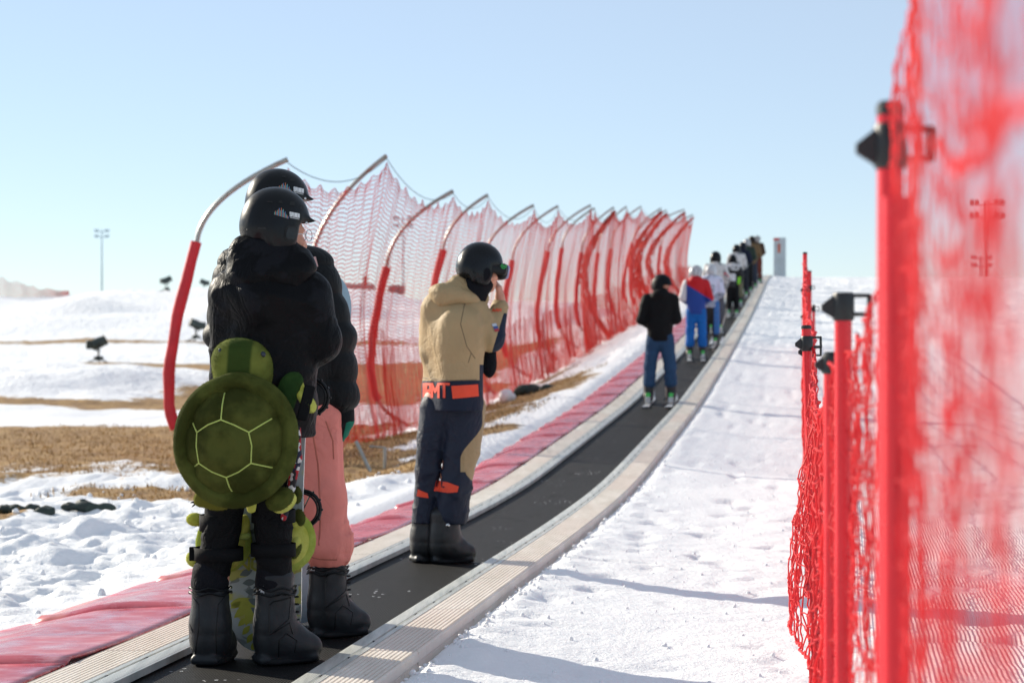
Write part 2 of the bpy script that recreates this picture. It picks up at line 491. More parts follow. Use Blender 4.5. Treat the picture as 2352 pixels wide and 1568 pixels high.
# aluminium rail, finely grooved
N = NT('brushed_aluminium_rail'); o = N.obj()
lat = N.n('ShaderNodeAttribute', attribute_name='lat').outputs['Fac']
gv = N.math('SINE', N.math('MULTIPLY', lat, 2 * math.pi / .009))
c1 = N.mix(N.mr(N.noise(N.scalev(o, (8, .6, 1)), 4, 5, .7), .3, .75), lin('#d2d3cc'), lin('#a9ada8'))
MAT_RAIL = N.done(c1, .42, N.bump(gv, .5, .002), metallic=.25)
MAT_DARKMETAL = plain('dark_grey_metal', '#2b2e30', .5, metallic=.4)

Y0, Y1 = 4.2, 83.0
carpet = empty('moving_carpet', (0, 0, 0), 'long black moving carpet lift climbing the snow slope between beige edges', 'conveyor')
strip('belt', [(-.325, -.004), (-.16, 0), (0, .002), (.16, 0), (.325, -.004)], Y0, Y1, MAT_BELT, carpet)
def rail_prof(s):
    p = [(.302, .004), (.302, .030), (.310, .034), (.366, .034), (.368, .027), (.376, .027), (.378, .034), (.402, .034), (.402, -.02)]
    return [(s * a, b) for a, b in (p if s > 0 else p[::-1])]
def board_prof(s):
    p = [(.404, -.02), (.404, .033)]
    nrib = 9; w0, w1 = .408, .585; d = (w1 - w0) / nrib
    for i in range(nrib):
        a = w0 + i * d
        p += [(a, .026), (a + d * .18, .034), (a + d * .72, .034), (a + d * .9, .026)]
    p += [(w1 + .004, .034), (w1 + .012, .028), (w1 + .014, -.005), (w1 + .006, -.012), (w1 + .012, -.035), (w1 + .010, -.13)]
    return [(s * a, b) for a, b in (p if s > 0 else p[::-1])]
for s in (-1, 1):
    strip('edge_rail', rail_prof(s), Y0, Y1, MAT_RAIL, carpet)
    strip('edge_board', board_prof(s), Y0, Y1, MAT_BOARD, carpet, step=.25, seam=(1.25, .008))
# bolts along the rails
for s in (-1, 1):
    b = MB()
    y = Y0 + .2
    while y < 40:
        b.ball((cx(y) + s * .372, y, float(bz(y)) + .030), (.007, .007, .005), 6, 4); y += .42
    b.build('rail_bolt', MAT_DARKMETAL, carpet)['kind'] = 'stuff'

# ------------------------------------------------------------------ red mats beside the carpet
N = NT('faded_red_vinyl'); o = N.obj()
oi = N.n('ShaderNodeObjectInfo').outputs['Random']
c1 = N.mix(N.mr(N.noise(o, 2.2, 6, .7), .35, .7), lin('#a92f3c'), lin('#c65660'))
c1 = N.mix(N.math('MULTIPLY', N.mr(N.noise(N.scalev(o, (2, 5, 1)), 2.0, 7, .75), .44, .66), N.mr(oi, 0, 1, .2, .85)), c1, lin('#d3a3aa'))
c1 = N.mix(N.mr(N.xyz(o)[0], -.30, -.37, 0, .55), c1, lin('#d88f80'))
MAT_MAT = N.done(c1, N.mr(N.noise(o, 5, 4), .3, .7, .16, .42), N.bump(N.noise(o, 4, 2), .05, .02), spec=.6)
y = 3.9; k = 0
while y < 70:
    ln = 1.62
    ym = y + ln / 2
    V_ = []; nx_, nyy = 15, 15
    ph = random.random() * 6
    for i in range(nyy):
        yy_ = y - .03 + (ln + .10) * i / (nyy - 1)
        for j in range(nx_):
            t = j / (nx_ - 1)
            jag = .012 * math.sin(ph + i * .9) + .004 * random.random()
            v = -.612 - ((.74 - .26 * smooth(10., 14., yy_)) + jag) * t
            z = float(bz(yy_)) + .020 - .012 * t - .045 * smooth(.55, 1, t) + .006 * math.sin(t * 3 + ph) * math.sin(i * .45 + ph)
            z += .012 * math.exp(-((i - 1.0) / .8) ** 2) * (1 + .3 * math.sin(t * 9 + ph)) + .006 * (i / (nyy - 1)) * -1 + .008
            if i == 0: z -= .03
            if t > .7:   # the free edge lies on the snow, not in it
                tz = float(terrain(np.array([v]), np.array([yy_]))[0]); z = max(z, tz + .012)
            V_.append((cx(yy_) + v - (cx(ym) - 1.0), yy_ - ym, z - float(bz(ym))))
    F_ = [(i * nx_ + j, i * nx_ + j + 1, (i + 1) * nx_ + j + 1, (i + 1) * nx_ + j) for i in range(nyy - 1) for j in range(nx_ - 1)]
    me = mesh_from('vinyl_mat', V_, F_)
    mo = put('vinyl_mat', me, MAT_MAT, None, (cx(ym) - 1.0, ym, float(bz(ym))))
    sd = mo.modifiers.new('thick', 'SOLIDIFY'); sd.thickness = .012; sd.offset = -1
    tag(mo, 'faded red vinyl mat lying along the left edge of the moving carpet', 'mat', 'red vinyl mats beside the carpet')
    y += ln; k += 1
# ------------------------------------------------------------------ smooth solids -> one skin (for bodies, clothes, plush)
def rotm(rx=0, ry=0, rz=0):
    return Matrix.Rotation(R(rz), 3, 'Z') @ Matrix.Rotation(R(ry), 3, 'Y') @ Matrix.Rotation(R(rx), 3, 'X')

def C_(a, b, ra, rb=None, k=.04, ys=1., sub=False):
    """tapered limb from a to b; ys > 1 flattens it in depth"""
    return dict(t='c', a=a, b=b, ra=ra, rb=ra if rb is None else rb, k=k, ys=ys, sub=sub)
def E_(c, r, rot=None, k=.04, sub=False): return dict(t='e', c=c, r=r, M=rot, k=k, sub=sub)
def B_(c, h, rnd=.02, rot=None, k=.03, sub=False): return dict(t='b', c=c, h=h, rnd=rnd, M=rot, k=k, sub=sub)

def prim_bounds(p):
    if p['t'] == 'c':
        r = max(p['ra'], p['rb'])
        lo = np.minimum(p['a'], p['b']) - r; hi = np.maximum(p['a'], p['b']) + r
    else:
        e = p['r'] if p['t'] == 'e' else p['h']
        m = max(e) * (1.0 if p['t'] == 'e' else 1.75) if p['M'] is not None else None
        e = np.array([m, m, m]) if m else np.array(e)
        lo = np.array(p['c']) - e; hi = np.array(p['c']) + e
    return lo, hi

def prim_dist(p, X, Y, Z):
    if p['t'] == 'c':
        a = np.array(p['a'], dtype=np.float32); b = np.array(p['b'], dtype=np.float32); ys = p['ys']
        my = (a[1] + b[1]) / 2
        px, py, pz = X - a[0], (Y - a[1]), Z - a[2]
        d = b - a
        dd = float(d @ d) + 1e-9
        t = np.clip((px * d[0] + py * d[1] + pz * d[2]) / dd, 0, 1)
        qx, qy, qz = px - t * d[0], (py - t * d[1]) * ys, pz - t * d[2]
        return np.sqrt(qx * qx + qy * qy + qz * qz) - (p['ra'] + (p['rb'] - p['ra']) * t)
    c = p['c']; px, py, pz = X - c[0], Y - c[1], Z - c[2]
    if p['M'] is not None:
        m = np.array(p['M'].transposed(), dtype=np.float32)
        px, py, pz = (m[0, 0] * px + m[0, 1] * py + m[0, 2] * pz, m[1, 0] * px + m[1, 1] * py + m[1, 2] * pz, m[2, 0] * px + m[2, 1] * py + m[2, 2] * pz)
    if p['t'] == 'e':
        r = p['r']
        k0 = np.sqrt((px / r[0]) ** 2 + (py / r[1]) ** 2 + (pz / r[2]) ** 2)
        k1 = np.sqrt((px / r[0] ** 2) ** 2 + (py / r[1] ** 2) ** 2 + (pz / r[2] ** 2) ** 2) + 1e-6
        return k0 * (k0 - 1) / k1
    h = p['h']; rn = p['rnd']
    qx, qy, qz = np.abs(px) - h[0] + rn, np.abs(py) - h[1] + rn, np.abs(pz) - h[2] + rn
    return np.sqrt(np.maximum(qx, 0) ** 2 + np.maximum(qy, 0) ** 2 + np.maximum(qz, 0) ** 2) + np.minimum(np.maximum(qx, np.maximum(qy, qz)), 0) - rn

def skin(prims, h, warp=None, clip=None, pad=.03):
    prims = [p for p in prims if p is not None]
    los, his = zip(*[prim_bounds(p) for p in prims if not p['sub']])
    lo = np.min(los, 0) - pad - 2 * h; hi = np.max(his, 0) + pad + 2 * h
    n = np.ceil((hi - lo) / h).astype(int) + 1
    ax = [(lo[i] + np.arange(n[i]) * h).astype(np.float32) for i in range(3)]
    F = np.full(n, .3, dtype=np.float32)
    for p in prims:
        l, u = prim_bounds(p)
        m = p['k'] + 3 * h + .03
        i0 = np.clip(((l - m - lo) / h).astype(int), 0, n - 1); i1 = np.clip(((u + m - lo) / h).astype(int) + 2, 1, n)
        sl_ = tuple(slice(i0[q], i1[q]) for q in range(3))
        X = ax[0][sl_[0]][:, None, None]; Y = ax[1][sl_[1]][None, :, None]; Z = ax[2][sl_[2]][None, None, :]
        d = prim_dist(p, X, Y, Z).astype(np.float32)
        f = F[sl_]
        k = max(p['k'], 1e-4)
        if p['sub']:
            d = -d; hh = np.clip(.5 - .5 * (f - d) / k, 0, 1)
            F[sl_] = f * (1 - hh) + d * hh + k * hh * (1 - hh)
        else:
            hh = np.clip(.5 + .5 * (f - d) / k, 0, 1)
            F[sl_] = f * (1 - hh) + d * hh - k * hh * (1 - hh)
    if warp is not None:
        idx = np.nonzero(np.abs(F) < .06)
        F[idx] += warp(ax[0][idx[0]], ax[1][idx[1]], ax[2][idx[2]]).astype(np.float32)
    if clip is not None:
        F = clip(F, ax[0][:, None, None], ax[1][None, :, None], ax[2][None, None, :])
    F[0], F[-1] = 1, 1; F[:, 0], F[:, -1] = 1, 1; F[:, :, 0], F[:, :, -1] = 1, 1
    # surface nets
    ins = F < 0
    cnt = np.zeros(n - 1, dtype=np.int8)
    for a in (0, 1):
        for b in (0, 1):
            for c in (0, 1):
                cnt += ins[a:n[0] - 1 + a, b:n[1] - 1 + b, c:n[2] - 1 + c]
    act = np.argwhere((cnt > 0) & (cnt < 8))
    vid = np.full(n - 1, -1, dtype=np.int32); vid[tuple(act.T)] = np.arange(len(act))
    acc = np.zeros((len(act), 3), dtype=np.float64); w_ = np.zeros(len(act))
    cor = [(a, b, c) for a in (0, 1) for b in (0, 1) for c in (0, 1)]
    vals = {c: F[act[:, 0] + c[0], act[:, 1] + c[1], act[:, 2] + c[2]] for c in cor}
    for c in cor:
        for q in range(3):
            if c[q] == 0:
                e = list(c); e[q] = 1; e = tuple(e)
                a, b = vals[c], vals[e]
                s = (a < 0) != (b < 0)
                t = np.where(s, a / np.where(s, a - b, 1), 0)
                pos = np.tile(np.array(c, dtype=np.float64), (len(act), 1)); pos[:, q] = t
                acc[s] += pos[s]; w_[s] += 1
    vts = lo + (act + acc / w_[:, None]) * h
    faces = []
    for q in range(3):
        sl0 = [slice(None)] * 3; sl1 = [slice(None)] * 3
        sl0[q] = slice(0, n[q] - 1); sl1[q] = slice(1, n[q])
        A = ins[tuple(sl0)]; Bq = ins[tuple(sl1)]
        ed = np.argwhere(A != Bq)
        r1, r2 = (q + 1) % 3, (q + 2) % 3
        ed = ed[(ed[:, r1] > 0) & (ed[:, r2] > 0)]
        flip = A[tuple(ed.T)]
        def cell(d1, d2):
            e = ed.copy(); e[:, r1] -= d1; e[:, r2] -= d2
            return vid[tuple(e.T)]
        quad = np.stack([cell(1, 1), cell(0, 1), cell(0, 0), cell(1, 0)], -1)
        quad[~flip] = quad[~flip][:, ::-1]
        faces.append(quad)
    return vts, np.concatenate(faces).astype(np.int32)

def solid(name, prims, mat, parent, h=.012, warp=None, clip=None, relax=1, loc=None):
    v, f = skin(prims, h, warp, clip)
    for _ in range(relax):     # one light Laplacian pass
        s = np.zeros_like(v); c = np.zeros(len(v))
        for a, b in ((0, 1), (1, 2), (2, 3), (3, 0)):
            np.add.at(s, f[:, a], v[f[:, b]]); np.add.at(c, f[:, a], 1)
            np.add.at(s, f[:, b], v[f[:, a]]); np.add.at(c, f[:, b], 1)
        v = v * .5 + .5 * s / np.maximum(c, 1)[:, None]
    return put(name, mesh_from(name, v, f), mat, parent, loc)

def folds(amp=.008, f=(9, 9, 5), seed=0., sharp=True):
    def w(x, y, z):
        n = vnoise3(x * f[0] + seed + 2 * vnoise3(x * 4, y * 4, z * 4 + seed), y * f[1] + seed, z * f[2]) 
        n = (.18 - np.abs(n)) if sharp else n
        m = vnoise3(x * f[0] * 2.3 + 9, y * f[1] * 2.3, z * f[2] * 2.3 + seed)
        return -amp * (n * 2.2 + m * .7)
    return w

# ------------------------------------------------------------------ marks laid on a surface
def bvh_of(o):
    me = o.data
    return BVHTree.FromPolygons([v.co.copy() for v in me.vertices], [tuple(p.vertices) for p in me.polygons])

def decal(name, quads, target, mat, parent, d=Vector((0, 1, 0)), lift=.004, res=.02, start=2.0, th=0.):
    """flat patches, given as quads of (x, z) seen along d, draped on a surface of the same local space"""
    bv = target if isinstance(target, BVHTree) else bvh_of(target)
    d = d.normalized()
    ux = Vector((d.y, -d.x, 0)).normalized()   # to the right, seen along d
    V_ = []; F_ = []
    for q in quads:
        q = [Vector(p) for p in q]
        nu = max(1, int(max((q[1] - q[0]).length, (q[2] - q[3]).length) / res)); nv_ = max(1, int(max((q[3] - q[0]).length, (q[2] - q[1]).length) / res))
        base = len(V_); ok = True; loc = []
        for i in range(nu + 1):
            for j in range(nv_ + 1):
                s, t = i / nu, j / nv_
                p = (q[0] * (1 - s) + q[1] * s) * (1 - t) + (q[3] * (1 - s) + q[2] * s) * t
                org = ux * p.x + Vector((0, 0, p.y)) - d * start
                hit, nrm, _, _ = bv.ray_cast(org, d)
                loc.append(None if hit is None else hit - d * lift)
        idx = {}
        for m, L in enumerate(loc):
            if L is not None: idx[m] = len(V_); V_.append(L)
        for i in range(nu):
            for j in range(nv_):
                c4 = (i * (nv_ + 1) + j, (i + 1) * (nv_ + 1) + j, (i + 1) * (nv_ + 1) + j + 1, i * (nv_ + 1) + j + 1)
                if all(c in idx for c in c4):
                    pts = [V_[idx[c]] for c in c4]
                    if max((pts[a] - pts[b]).length for a in range(4) for b in range(4)) < res * 14:
                        F_.append(tuple(idx[c] for c in c4))
    if not F_: return None
    me = mesh_from(name, V_, F_, True)
    return put(name, me, mat, parent)

GL = {  # letters as strokes on a 4 x 6 grid
 'T': [[(0, 6), (4, 6)], [(2, 6), (2, 0)]], 'R': [[(0, 0), (0, 6), (3.3, 6), (4, 5.3), (4, 3.7), (3.3, 3), (0, 3)], [(2, 3), (4, 0)]],
 'M': [[(0, 0), (0, 6), (2, 2.5), (4, 6), (4, 0)]], 'S': [[(4, 5.2), (3.2, 6), (.8, 6), (0, 5.2), (0, 3.8), (.8, 3.1), (3.2, 2.9), (4, 2.2), (4, .8), (3.2, 0), (.8, 0), (0, .8)]],
 '8': [[(.8, 3), (0, 3.8), (0, 5.2), (.8, 6), (3.2, 6), (4, 5.2), (4, 3.8), (3.2, 3), (.8, 3), (0, 2.2), (0, .8), (.8, 0), (3.2, 0), (4, .8), (4, 2.2), (3.2, 3)]],
 '2': [[(0, 5), (.9, 6), (3.1, 6), (4, 5), (4, 4), (0, 0), (4, 0)]], '6': [[(3.6, 6), (1, 6), (0, 5), (0, 1), (1, 0), (3, 0), (4, 1), (4, 2.3), (3, 3.3), (0, 3.2)]],
 '5': [[(4, 6), (0, 6), (0, 3.4), (3, 3.6), (4, 2.6), (4, 1), (3, 0), (0, .2)]], 'A': [[(0, 0), (2, 6), (4, 0)], [(.8, 2), (3.2, 2)]],
 'K': [[(0, 0), (0, 6)], [(4, 6), (0, 2.6)], [(1.4, 3.8), (4, 0)]], 'O': [[(1, 0), (0, 1), (0, 5), (1, 6), (3, 6), (4, 5), (4, 1), (3, 0), (1, 0)]],
 'G': [[(4, 5), (3, 6), (1, 6), (0, 5), (0, 1), (1, 0), (3, 0), (4, 1), (4, 3), (2.2, 3)]], 'E': [[(4, 6), (0, 6), (0, 0), (4, 0)], [(0, 3), (3.2, 3)]],
 'D': [[(0, 0), (0, 6), (2.6, 6), (4, 4.6), (4, 1.4), (2.6, 0), (0, 0)]], 'N': [[(0, 0), (0, 6), (4, 0), (4, 6)]], 'U': [[(0, 6), (0, 1), (1, 0), (3, 0), (4, 1), (4, 6)]],
 'P': [[(0, 0), (0, 6), (3.2, 6), (4, 5.2), (4, 3.6), (3.2, 2.9), (0, 2.9)]], 'L': [[(0, 6), (0, 0), (4, 0)]], 'F': [[(4, 6), (0, 6), (0, 0)], [(0, 3), (3, 3)]], 'B': [[(0, 0), (0, 6), (3.2, 6), (4, 5.2), (4, 3.8), (3.2, 3), (0, 3)], [(3.2, 3), (4, 2.2), (4, .8), (3.2, 0), (0, 0)]],
 'I': [[(2, 0), (2, 6)]], 'V': [[(0, 6), (2, 0), (4, 6)]], '^': [[(.6, 1), (2, 4), (3.4, 1)]], 'X': [[(0, 0), (4, 6)], [(0, 6), (4, 0)]],
}
def stroke_quads(pts, w):
    out = []
    for a, b in zip(pts[:-1], pts[1:]):
        a, b = Vector(a), Vector(b); t = (b - a)
        if t.length < 1e-6: continue
        t.normalize(); n = Vector((-t.y, t.x)) * w / 2; e = t * w * .42
        out.append([a - e - n, b + e - n, b + e + n, a - e + n])
    return out
def text_quads(txt, x, z, hgt, wid, gap=.3, w=.19, slope=0.):
    q = []
    for ch in txt:
        if ch != ' ':
            for pl in GL[ch]:
                q += stroke_quads([(x + p[0] / 4 * wid, z + p[1] / 6 * hgt + slope * (p[0] / 4 * wid)) for p in pl], w * hgt)
        x += wid * (1 + gap); z += slope * wid * (1 + gap)
    return q

# ------------------------------------------------------------------ heads and hands
def head_prims(c, yaw=0, pitch=0, s=1.0, k=.02):
    """c = centre of the skull; yaw: 0 looks away (+y), 90 looks to the right (+x); pitch > 0 looks down"""
    M = Matrix.Rotation(R(-yaw), 3, 'Z') @ Matrix.Rotation(R(-pitch), 3, 'X')
    C = Vector(c)
    def P(x, y, z): return tuple(C + M @ Vector((x, y, z)) * s)
    def r(a, b, c_): return (a * s, b * s, c_ * s)
    return [E_(P(0, -.01, .03), r(.076, .095, .09), M, .03),
            E_(P(0, .03, -.045), r(.06, .062, .075), M, .03),
            C_(P(0, .07, -.095), P(0, .06, -.1), .024 * s, .024 * s, .02),
            C_(P(0, .085, .005), P(0, .105, -.035), .009 * s, .014 * s, .014),
            C_(P(-.035, .078, .022), P(.035, .078, .022), .012 * s, .012 * s, .014),
            C_(P(-.022, .088, -.066), P(.022, .088, -.066), .008 * s, .008 * s, .008),
            C_(P(-.018, .086, -.078), P(.018, .086, -.078), .008 * s, .008 * s, .008),
            E_(P(-.042, .072, -.03), r(.022, .022, .02), M, .02), E_(P(.042, .072, -.03), r(.022, .022, .02), M, .02),
            E_(P(-.078, -.005, -.01), r(.011, .022, .032), M, .008), E_(P(.078, -.005, -.01), r(.011, .022, .032), M, .008)]
def eyes(c, yaw, pitch, s, parent):
    M = Matrix.Rotation(R(-yaw), 3, 'Z') @ Matrix.Rotation(R(-pitch), 3, 'X'); C = Vector(c)
    for sx in (-1, 1):
        b = MB(); b.ball(C + M @ Vector((sx * .031, .081, .002)) * s, .0125 * s, 10, 8)
        b.build('eye', MAT_EYE, parent)

def hand_prims(w, d, palm, s=1.0, curl=(25, 30, 25), spread=6, thumb=1, k=.006, rr=1.0):
    """w wrist, d direction of the fingers, palm = direction the palm faces; five bent fingers"""
    W = Vector(w); D = Vector(d).normalized(); Pn = Vector(palm); Pn = (Pn - D * Pn.dot(D)).normalized()
    S = D.cross(Pn) * thumb          # towards the thumb
    pr = [C_(tuple(W), tuple(W + D * .03 * s), .027 * s * rr, .027 * s * rr, .02),
          C_(tuple(W + D * .035 * s + S * .018 * s), tuple(W + D * .085 * s + S * .026 * s), .016 * s * rr, .013 * s * rr, .02),
          C_(tuple(W + D * .035 * s - S * .016 * s), tuple(W + D * .078 * s - S * .026 * s), .016 * s * rr, .012 * s * rr, .02),
          C_(tuple(W + D * .03 * s), tuple(W + D * .085 * s), .017 * s * rr, .014 * s * rr, .02)]
    L = [(.043, .026, .021), (.048, .030, .022), (.045, .028, .021), (.034, .021, .018)]
    for i in range(4):
        off = (.028, .0095, -.0095, -.027)[i]
        p = W + D * (.088, .092, .088, .08)[i] * s + S * off * s
        a = 0; sa = R(spread) * (1.5 - i) * .6
        dirn = (D * math.cos(sa) + S * math.sin(sa))
        for j in range(3):
            a += R(curl[j] + 4 * i)
            v = dirn * math.cos(a) + Pn * math.sin(a)
            q = p + v * L[i][j] * s
            r0 = (.0098, .0090, .0082)[j] * s * (1, 1.03, .98, .86)[i] * rr
            pr.append(C_(tuple(p), tuple(q), r0, r0 * .92, k))
            p = q
    p = W + D * .025 * s + S * .026 * s
    v = (D * .62 + S * .62 + Pn * .45).normalized()
    q = p + v * .045 * s; pr.append(C_(tuple(p), tuple(q), .0135 * s * rr, .0115 * s * rr, .012))
    v2 = (D * .85 + S * .15 + Pn * .5).normalized()
    q2 = q + v2 * .032 * s; pr.append(C_(tuple(q), tuple(q2), .011 * s * rr, .0095 * s * rr, k))
    q3 = q2 + (D * .9 + Pn * .45).normalized() * .022 * s; pr.append(C_(tuple(q2), tuple(q3), .0095 * s * rr, .008 * s * rr, k))
    return pr

def fuzz(o, n, ln, wd, seed=0, mat2=None):
    """short plush pile standing on the faces of a mesh, in the same mesh"""
    me = o.data
    co = np.zeros(len(me.vertices) * 3, dtype=np.float32); me.vertices.foreach_get('co', co); co = co.reshape(-1, 3)
    F = np.array([tuple(p.vertices)[:4] for p in me.polygons if len(p.vertices) == 4])
    a, b, c, d = (co[F[:, i]] for i in range(4))
    nr = np.cross(c - a, d - b); ar = np.linalg.norm(nr, axis=1); nr /= ar[:, None] + 1e-12
    r_ = np.random.default_rng(seed)
    pick = r_.choice(len(F), n, p=ar / ar.sum())
    u, v = r_.random((n, 1)), r_.random((n, 1))
    p = (a[pick] * (1 - u) + b[pick] * u) * (1 - v) + (d[pick] * (1 - u) + c[pick] * u) * v
    nn = nr[pick] + r_.normal(0, .45, (n, 3)) + np.array([0, 0, -.35]); nn /= np.linalg.norm(nn, axis=1)[:, None]
    s = np.cross(nn, r_.normal(0, 1, (n, 3))); s /= np.linalg.norm(s, axis=1)[:, None] + 1e-9
    L = ln * (.6 + .8 * r_.random((n, 1)))
    V_ = np.stack([p - s * wd, p + s * wd, p + nn * L], 1).reshape(-1, 3)
    vo = len(co)
    verts = np.concatenate([co, V_])
    faces = [tuple(p_.vertices) for p_ in me.polygons] + [tuple(t) for t in (np.arange(3 * n).reshape(-1, 3) + vo)]
    nm = mesh_from(me.name, verts, faces)
    for m in me.materials: nm.materials.append(m)
    if mat2 is not None:
        nm.materials.append(mat2)
        mi = np.zeros(len(nm.polygons), dtype=np.int32); mi[len(me.polygons):] = 1
        nm.polygons.foreach_set('material_index', mi)
    o.data = nm
    return o

# ------------------------------------------------------------------ shared materials of the figures
MAT_SKIN = plain('skin', '#c98f76', .5, .10, 14, .15, 160, .002, sss=.12)
MAT_EYE = plain('eye_white', '#d8d4cf', .2)
MAT_RUBBER = plain('black_boot_rubber', '#232629', .46, .15, 12, .25, 60, .004, spec=.25)
MAT_SOLE = plain('boot_sole', '#121416', .6, .1, 12, spec=.2)
MAT_BLACKKNIT = cloth('black_knit', '#14151a', .85, .4, 12)
MAT_WHITEPRINT = plain('white_print', '#cfd3d4', .6, .05)
MAT_BLACKPLASTIC = plain('black_plastic', '#0f1113', .4, .1, spec=.25)
MAT_HELMET = plain('matt_black_helmet', '#0c0f12', .36, .10, 9, .08, 220, .001, coat=.06, coat_rough=.15, spec=.2)
MAT_GREYVENT = plain('dark_vent', '#0d0f10', .7)
# ------------------------------------------------------------------ helmets
def helmet(parent, c, yaw, pitch=0, s=1.0, mat=None, h=.007, brim=True, name='helmet', vents=True):
    M = Matrix.Rotation(R(-yaw), 3, 'Z') @ Matrix.Rotation(R(-pitch), 3, 'X'); C = Vector(c)
    def P(x, y, z): return tuple(C + M @ Vector((x, y, z)) * s)
    def r(*a): return tuple(q * s for q in a)
    pr = [E_(P(0, 0, .01), r(.114, .136, .124), M, .01),
          E_(P(0, -.075, -.045), r(.088, .058, .062), M, .05),
          E_(P(-.088, -.005, -.062), r(.032, .070, .076), M, .02), E_(P(.088, -.005, -.062), r(.032, .070, .076), M, .02)]
    if brim: pr.append(B_(P(0, .122, .006), r(.070, .026, .008), .005 * s, M @ rotm(-16), .02))
    pr += [E_(P(0, -.012, -.02), r(.088, .106, .105), M, .008, True),
           B_(P(0, .15, -.085), r(.088, .085, .083), .02 * s, M, .01, True),
           B_(P(0, 0, -.20), r(.2, .2, .075), .01 * s, M, .01, True)]
    o = solid(name, pr, mat or MAT_HELMET, parent, h * s if h < .012 else h)
    return o, P, M

def ring_pts(c, r, ax1, ax2, a0=0, a1=360, n=20):
    c = Vector(c)
    return [c + ax1 * (r * math.cos(R(a0 + (a1 - a0) * i / n))) + ax2 * (r * math.sin(R(a0 + (a1 - a0) * i / n))) for i in range(n + 1)]
XA, YA, ZA = Vector((1, 0, 0)), Vector((0, 1, 0)), Vector((0, 0, 1))

def local(O, Zd):
    def L(px, py, dy=0.): return at(px, py, Zd + dy) - O
    def q(pts, dy=0.): return [(L(*p, dy).x, L(*p, dy).z) for p in pts]
    return L, q
def ok_quads(qs, bv, start=2.0): return qs

def boot(name, parent, heel, yaw, hgt=.33, shaft=.074, mat=None, lean=(0, 0), s=1.0, h=.008, print_=None):
    """heel = point on the floor under the ankle; yaw as for heads"""
    f = Vector((math.sin(R(yaw)), math.cos(R(yaw)), 0)); Hh = Vector(heel); M = Matrix.Rotation(R(-yaw), 3, 'Z')
    def P(fw, side, z): return tuple(Hh + f * fw * s + Vector((f.y, -f.x, 0)) * side * s + Vector((lean[0] * z, lean[1] * z, z * s)))
    pr = [C_(P(0, 0, .10), P(0.0, 0, hgt / s - .04), shaft * s * 1.04, shaft * s * .97, .03),
          C_(P(-.01, 0, .065), P(.07, 0, .06), .066 * s, .062 * s, .03), C_(P(.07, 0, .055), P(.135, .004, .052), .060 * s, .048 * s, .04),
          C_(P(0, 0, .14), P(.075, 0, .085), .07 * s, .05 * s, .04),
          B_(P(.040, 0, .02), (.056 * s, .118 * s, .02 * s), .018 * s, M, .008),
          E_(P(0, 0, hgt / s - .01), (shaft * s * .95, shaft * s * .95, .025 * s), None, .015)]
    def warp(x, y, z):
        zz = z - Hh.z
        g = np.zeros_like(zz)
        for lv in (.034, .115, hgt - .06): g += .0022 * np.exp(-((zz - lv) / .006) ** 2)
        return g - .0015 * vnoise3(x * 30, y * 30, z * 30)
    def clip(F, X, Y, Z): return np.maximum(F, Hh.z - Z)
    o = solid(name, pr, mat or MAT_RUBBER, parent, h, warp, clip)
    sole = solid('sole', [C_(P(-.012, 0, .0), P(.118, 0, .0), .066 * s, .056 * s, .01)], MAT_SOLE, o, .006, None, lambda F, X, Y, Z: np.maximum(clip(F, X, Y, Z), Z - Hh.z - .026))
    return o, P, f

# ------------------------------------------------------------------ first rider: black shiny jacket, plush turtle strapped on behind
Z1 = 7.39; O1 = at(575, 1520, Z1); O1.z = float(bz(Z1)) + .004
L1, q1 = local(O1, Z1)
N = NT('glossy_black_shell_fabric'); o = N.obj()
cam1 = N.mr(N.noise(N.scalev(o, (1, 1, 1.4)), 5.5, 4, .65, .6), .48, .56)
c1 = N.mix(cam1, (.003, .0032, .004, 1), (.0075, .008, .0105, 1))
nm = cloth_normal(N, o, .35, 11, .04)
MAT_J1 = N.done(c1, N.mr(cam1, 0, 1, .46, .55), nm, spec=.07, coat=.035, coat_rough=.22)
MAT_P1 = cloth('black_stretch_trousers', '#0d0e10', .75, .5, 10)
MAT_STRAP = cloth('black_webbing', '#101113', .8, .1, 20, .5)

body_pr = head_prims((.103, .02, 1.59), 62, 4, 1.0) + [
    C_((.095, 0, 1.50), (.08, 0, 1.40), .058, .065, .03), C_((.05, 0, .95), (.07, 0, 1.25), .12, .13, .05, 1.2),
    C_((-.06, 0, 1.36), (.20, 0, 1.35), .07, .07, .05), C_((-.09, 0, 1.35), (-.10, .02, 1.1), .05, .042), C_((-.10, .02, 1.1), (-.05, .24, 1.02), .042, .032),
    C_((.23, 0, 1.34), (.245, .03, 1.19), .05, .042), C_((.245, .03, 1.19), (.17, .24, 1.12), .042, .032),
    C_((.03, 0, .93), (.04, 0, .85), .12, .11, .05, 1.2), C_((-.06, 0, .85), (-.105, 0, .48), .08, .05), C_((-.105, 0, .48), (-.145, 0, .06), .048, .036),
    C_((.09, 0, .85), (.085, 0, .48), .08, .05), C_((.085, 0, .48), (.09, 0, .06), .048, .036),
    C_((-.145, 0, .05), (-.145, .12, .04), .034, .028), C_((.09, 0, .05), (.18, .07, .04), .034, .028)] + \
    hand_prims((-.05, .24, 1.02), (.5, .7, -.1), (.3, -.3, -.7), 1, (40, 50, 40)) + hand_prims((.17, .24, 1.12), (-.6, .7, -.1), (-.3, -.3, -.7), 1, (40, 50, 40), thumb=-1)
P1 = solid('person', body_pr, MAT_SKIN, None, .009, loc=O1)
tag(P1, 'person in a glossy black jacket with a green plush turtle strapped over the seat', 'person', 'riders standing on the moving carpet')

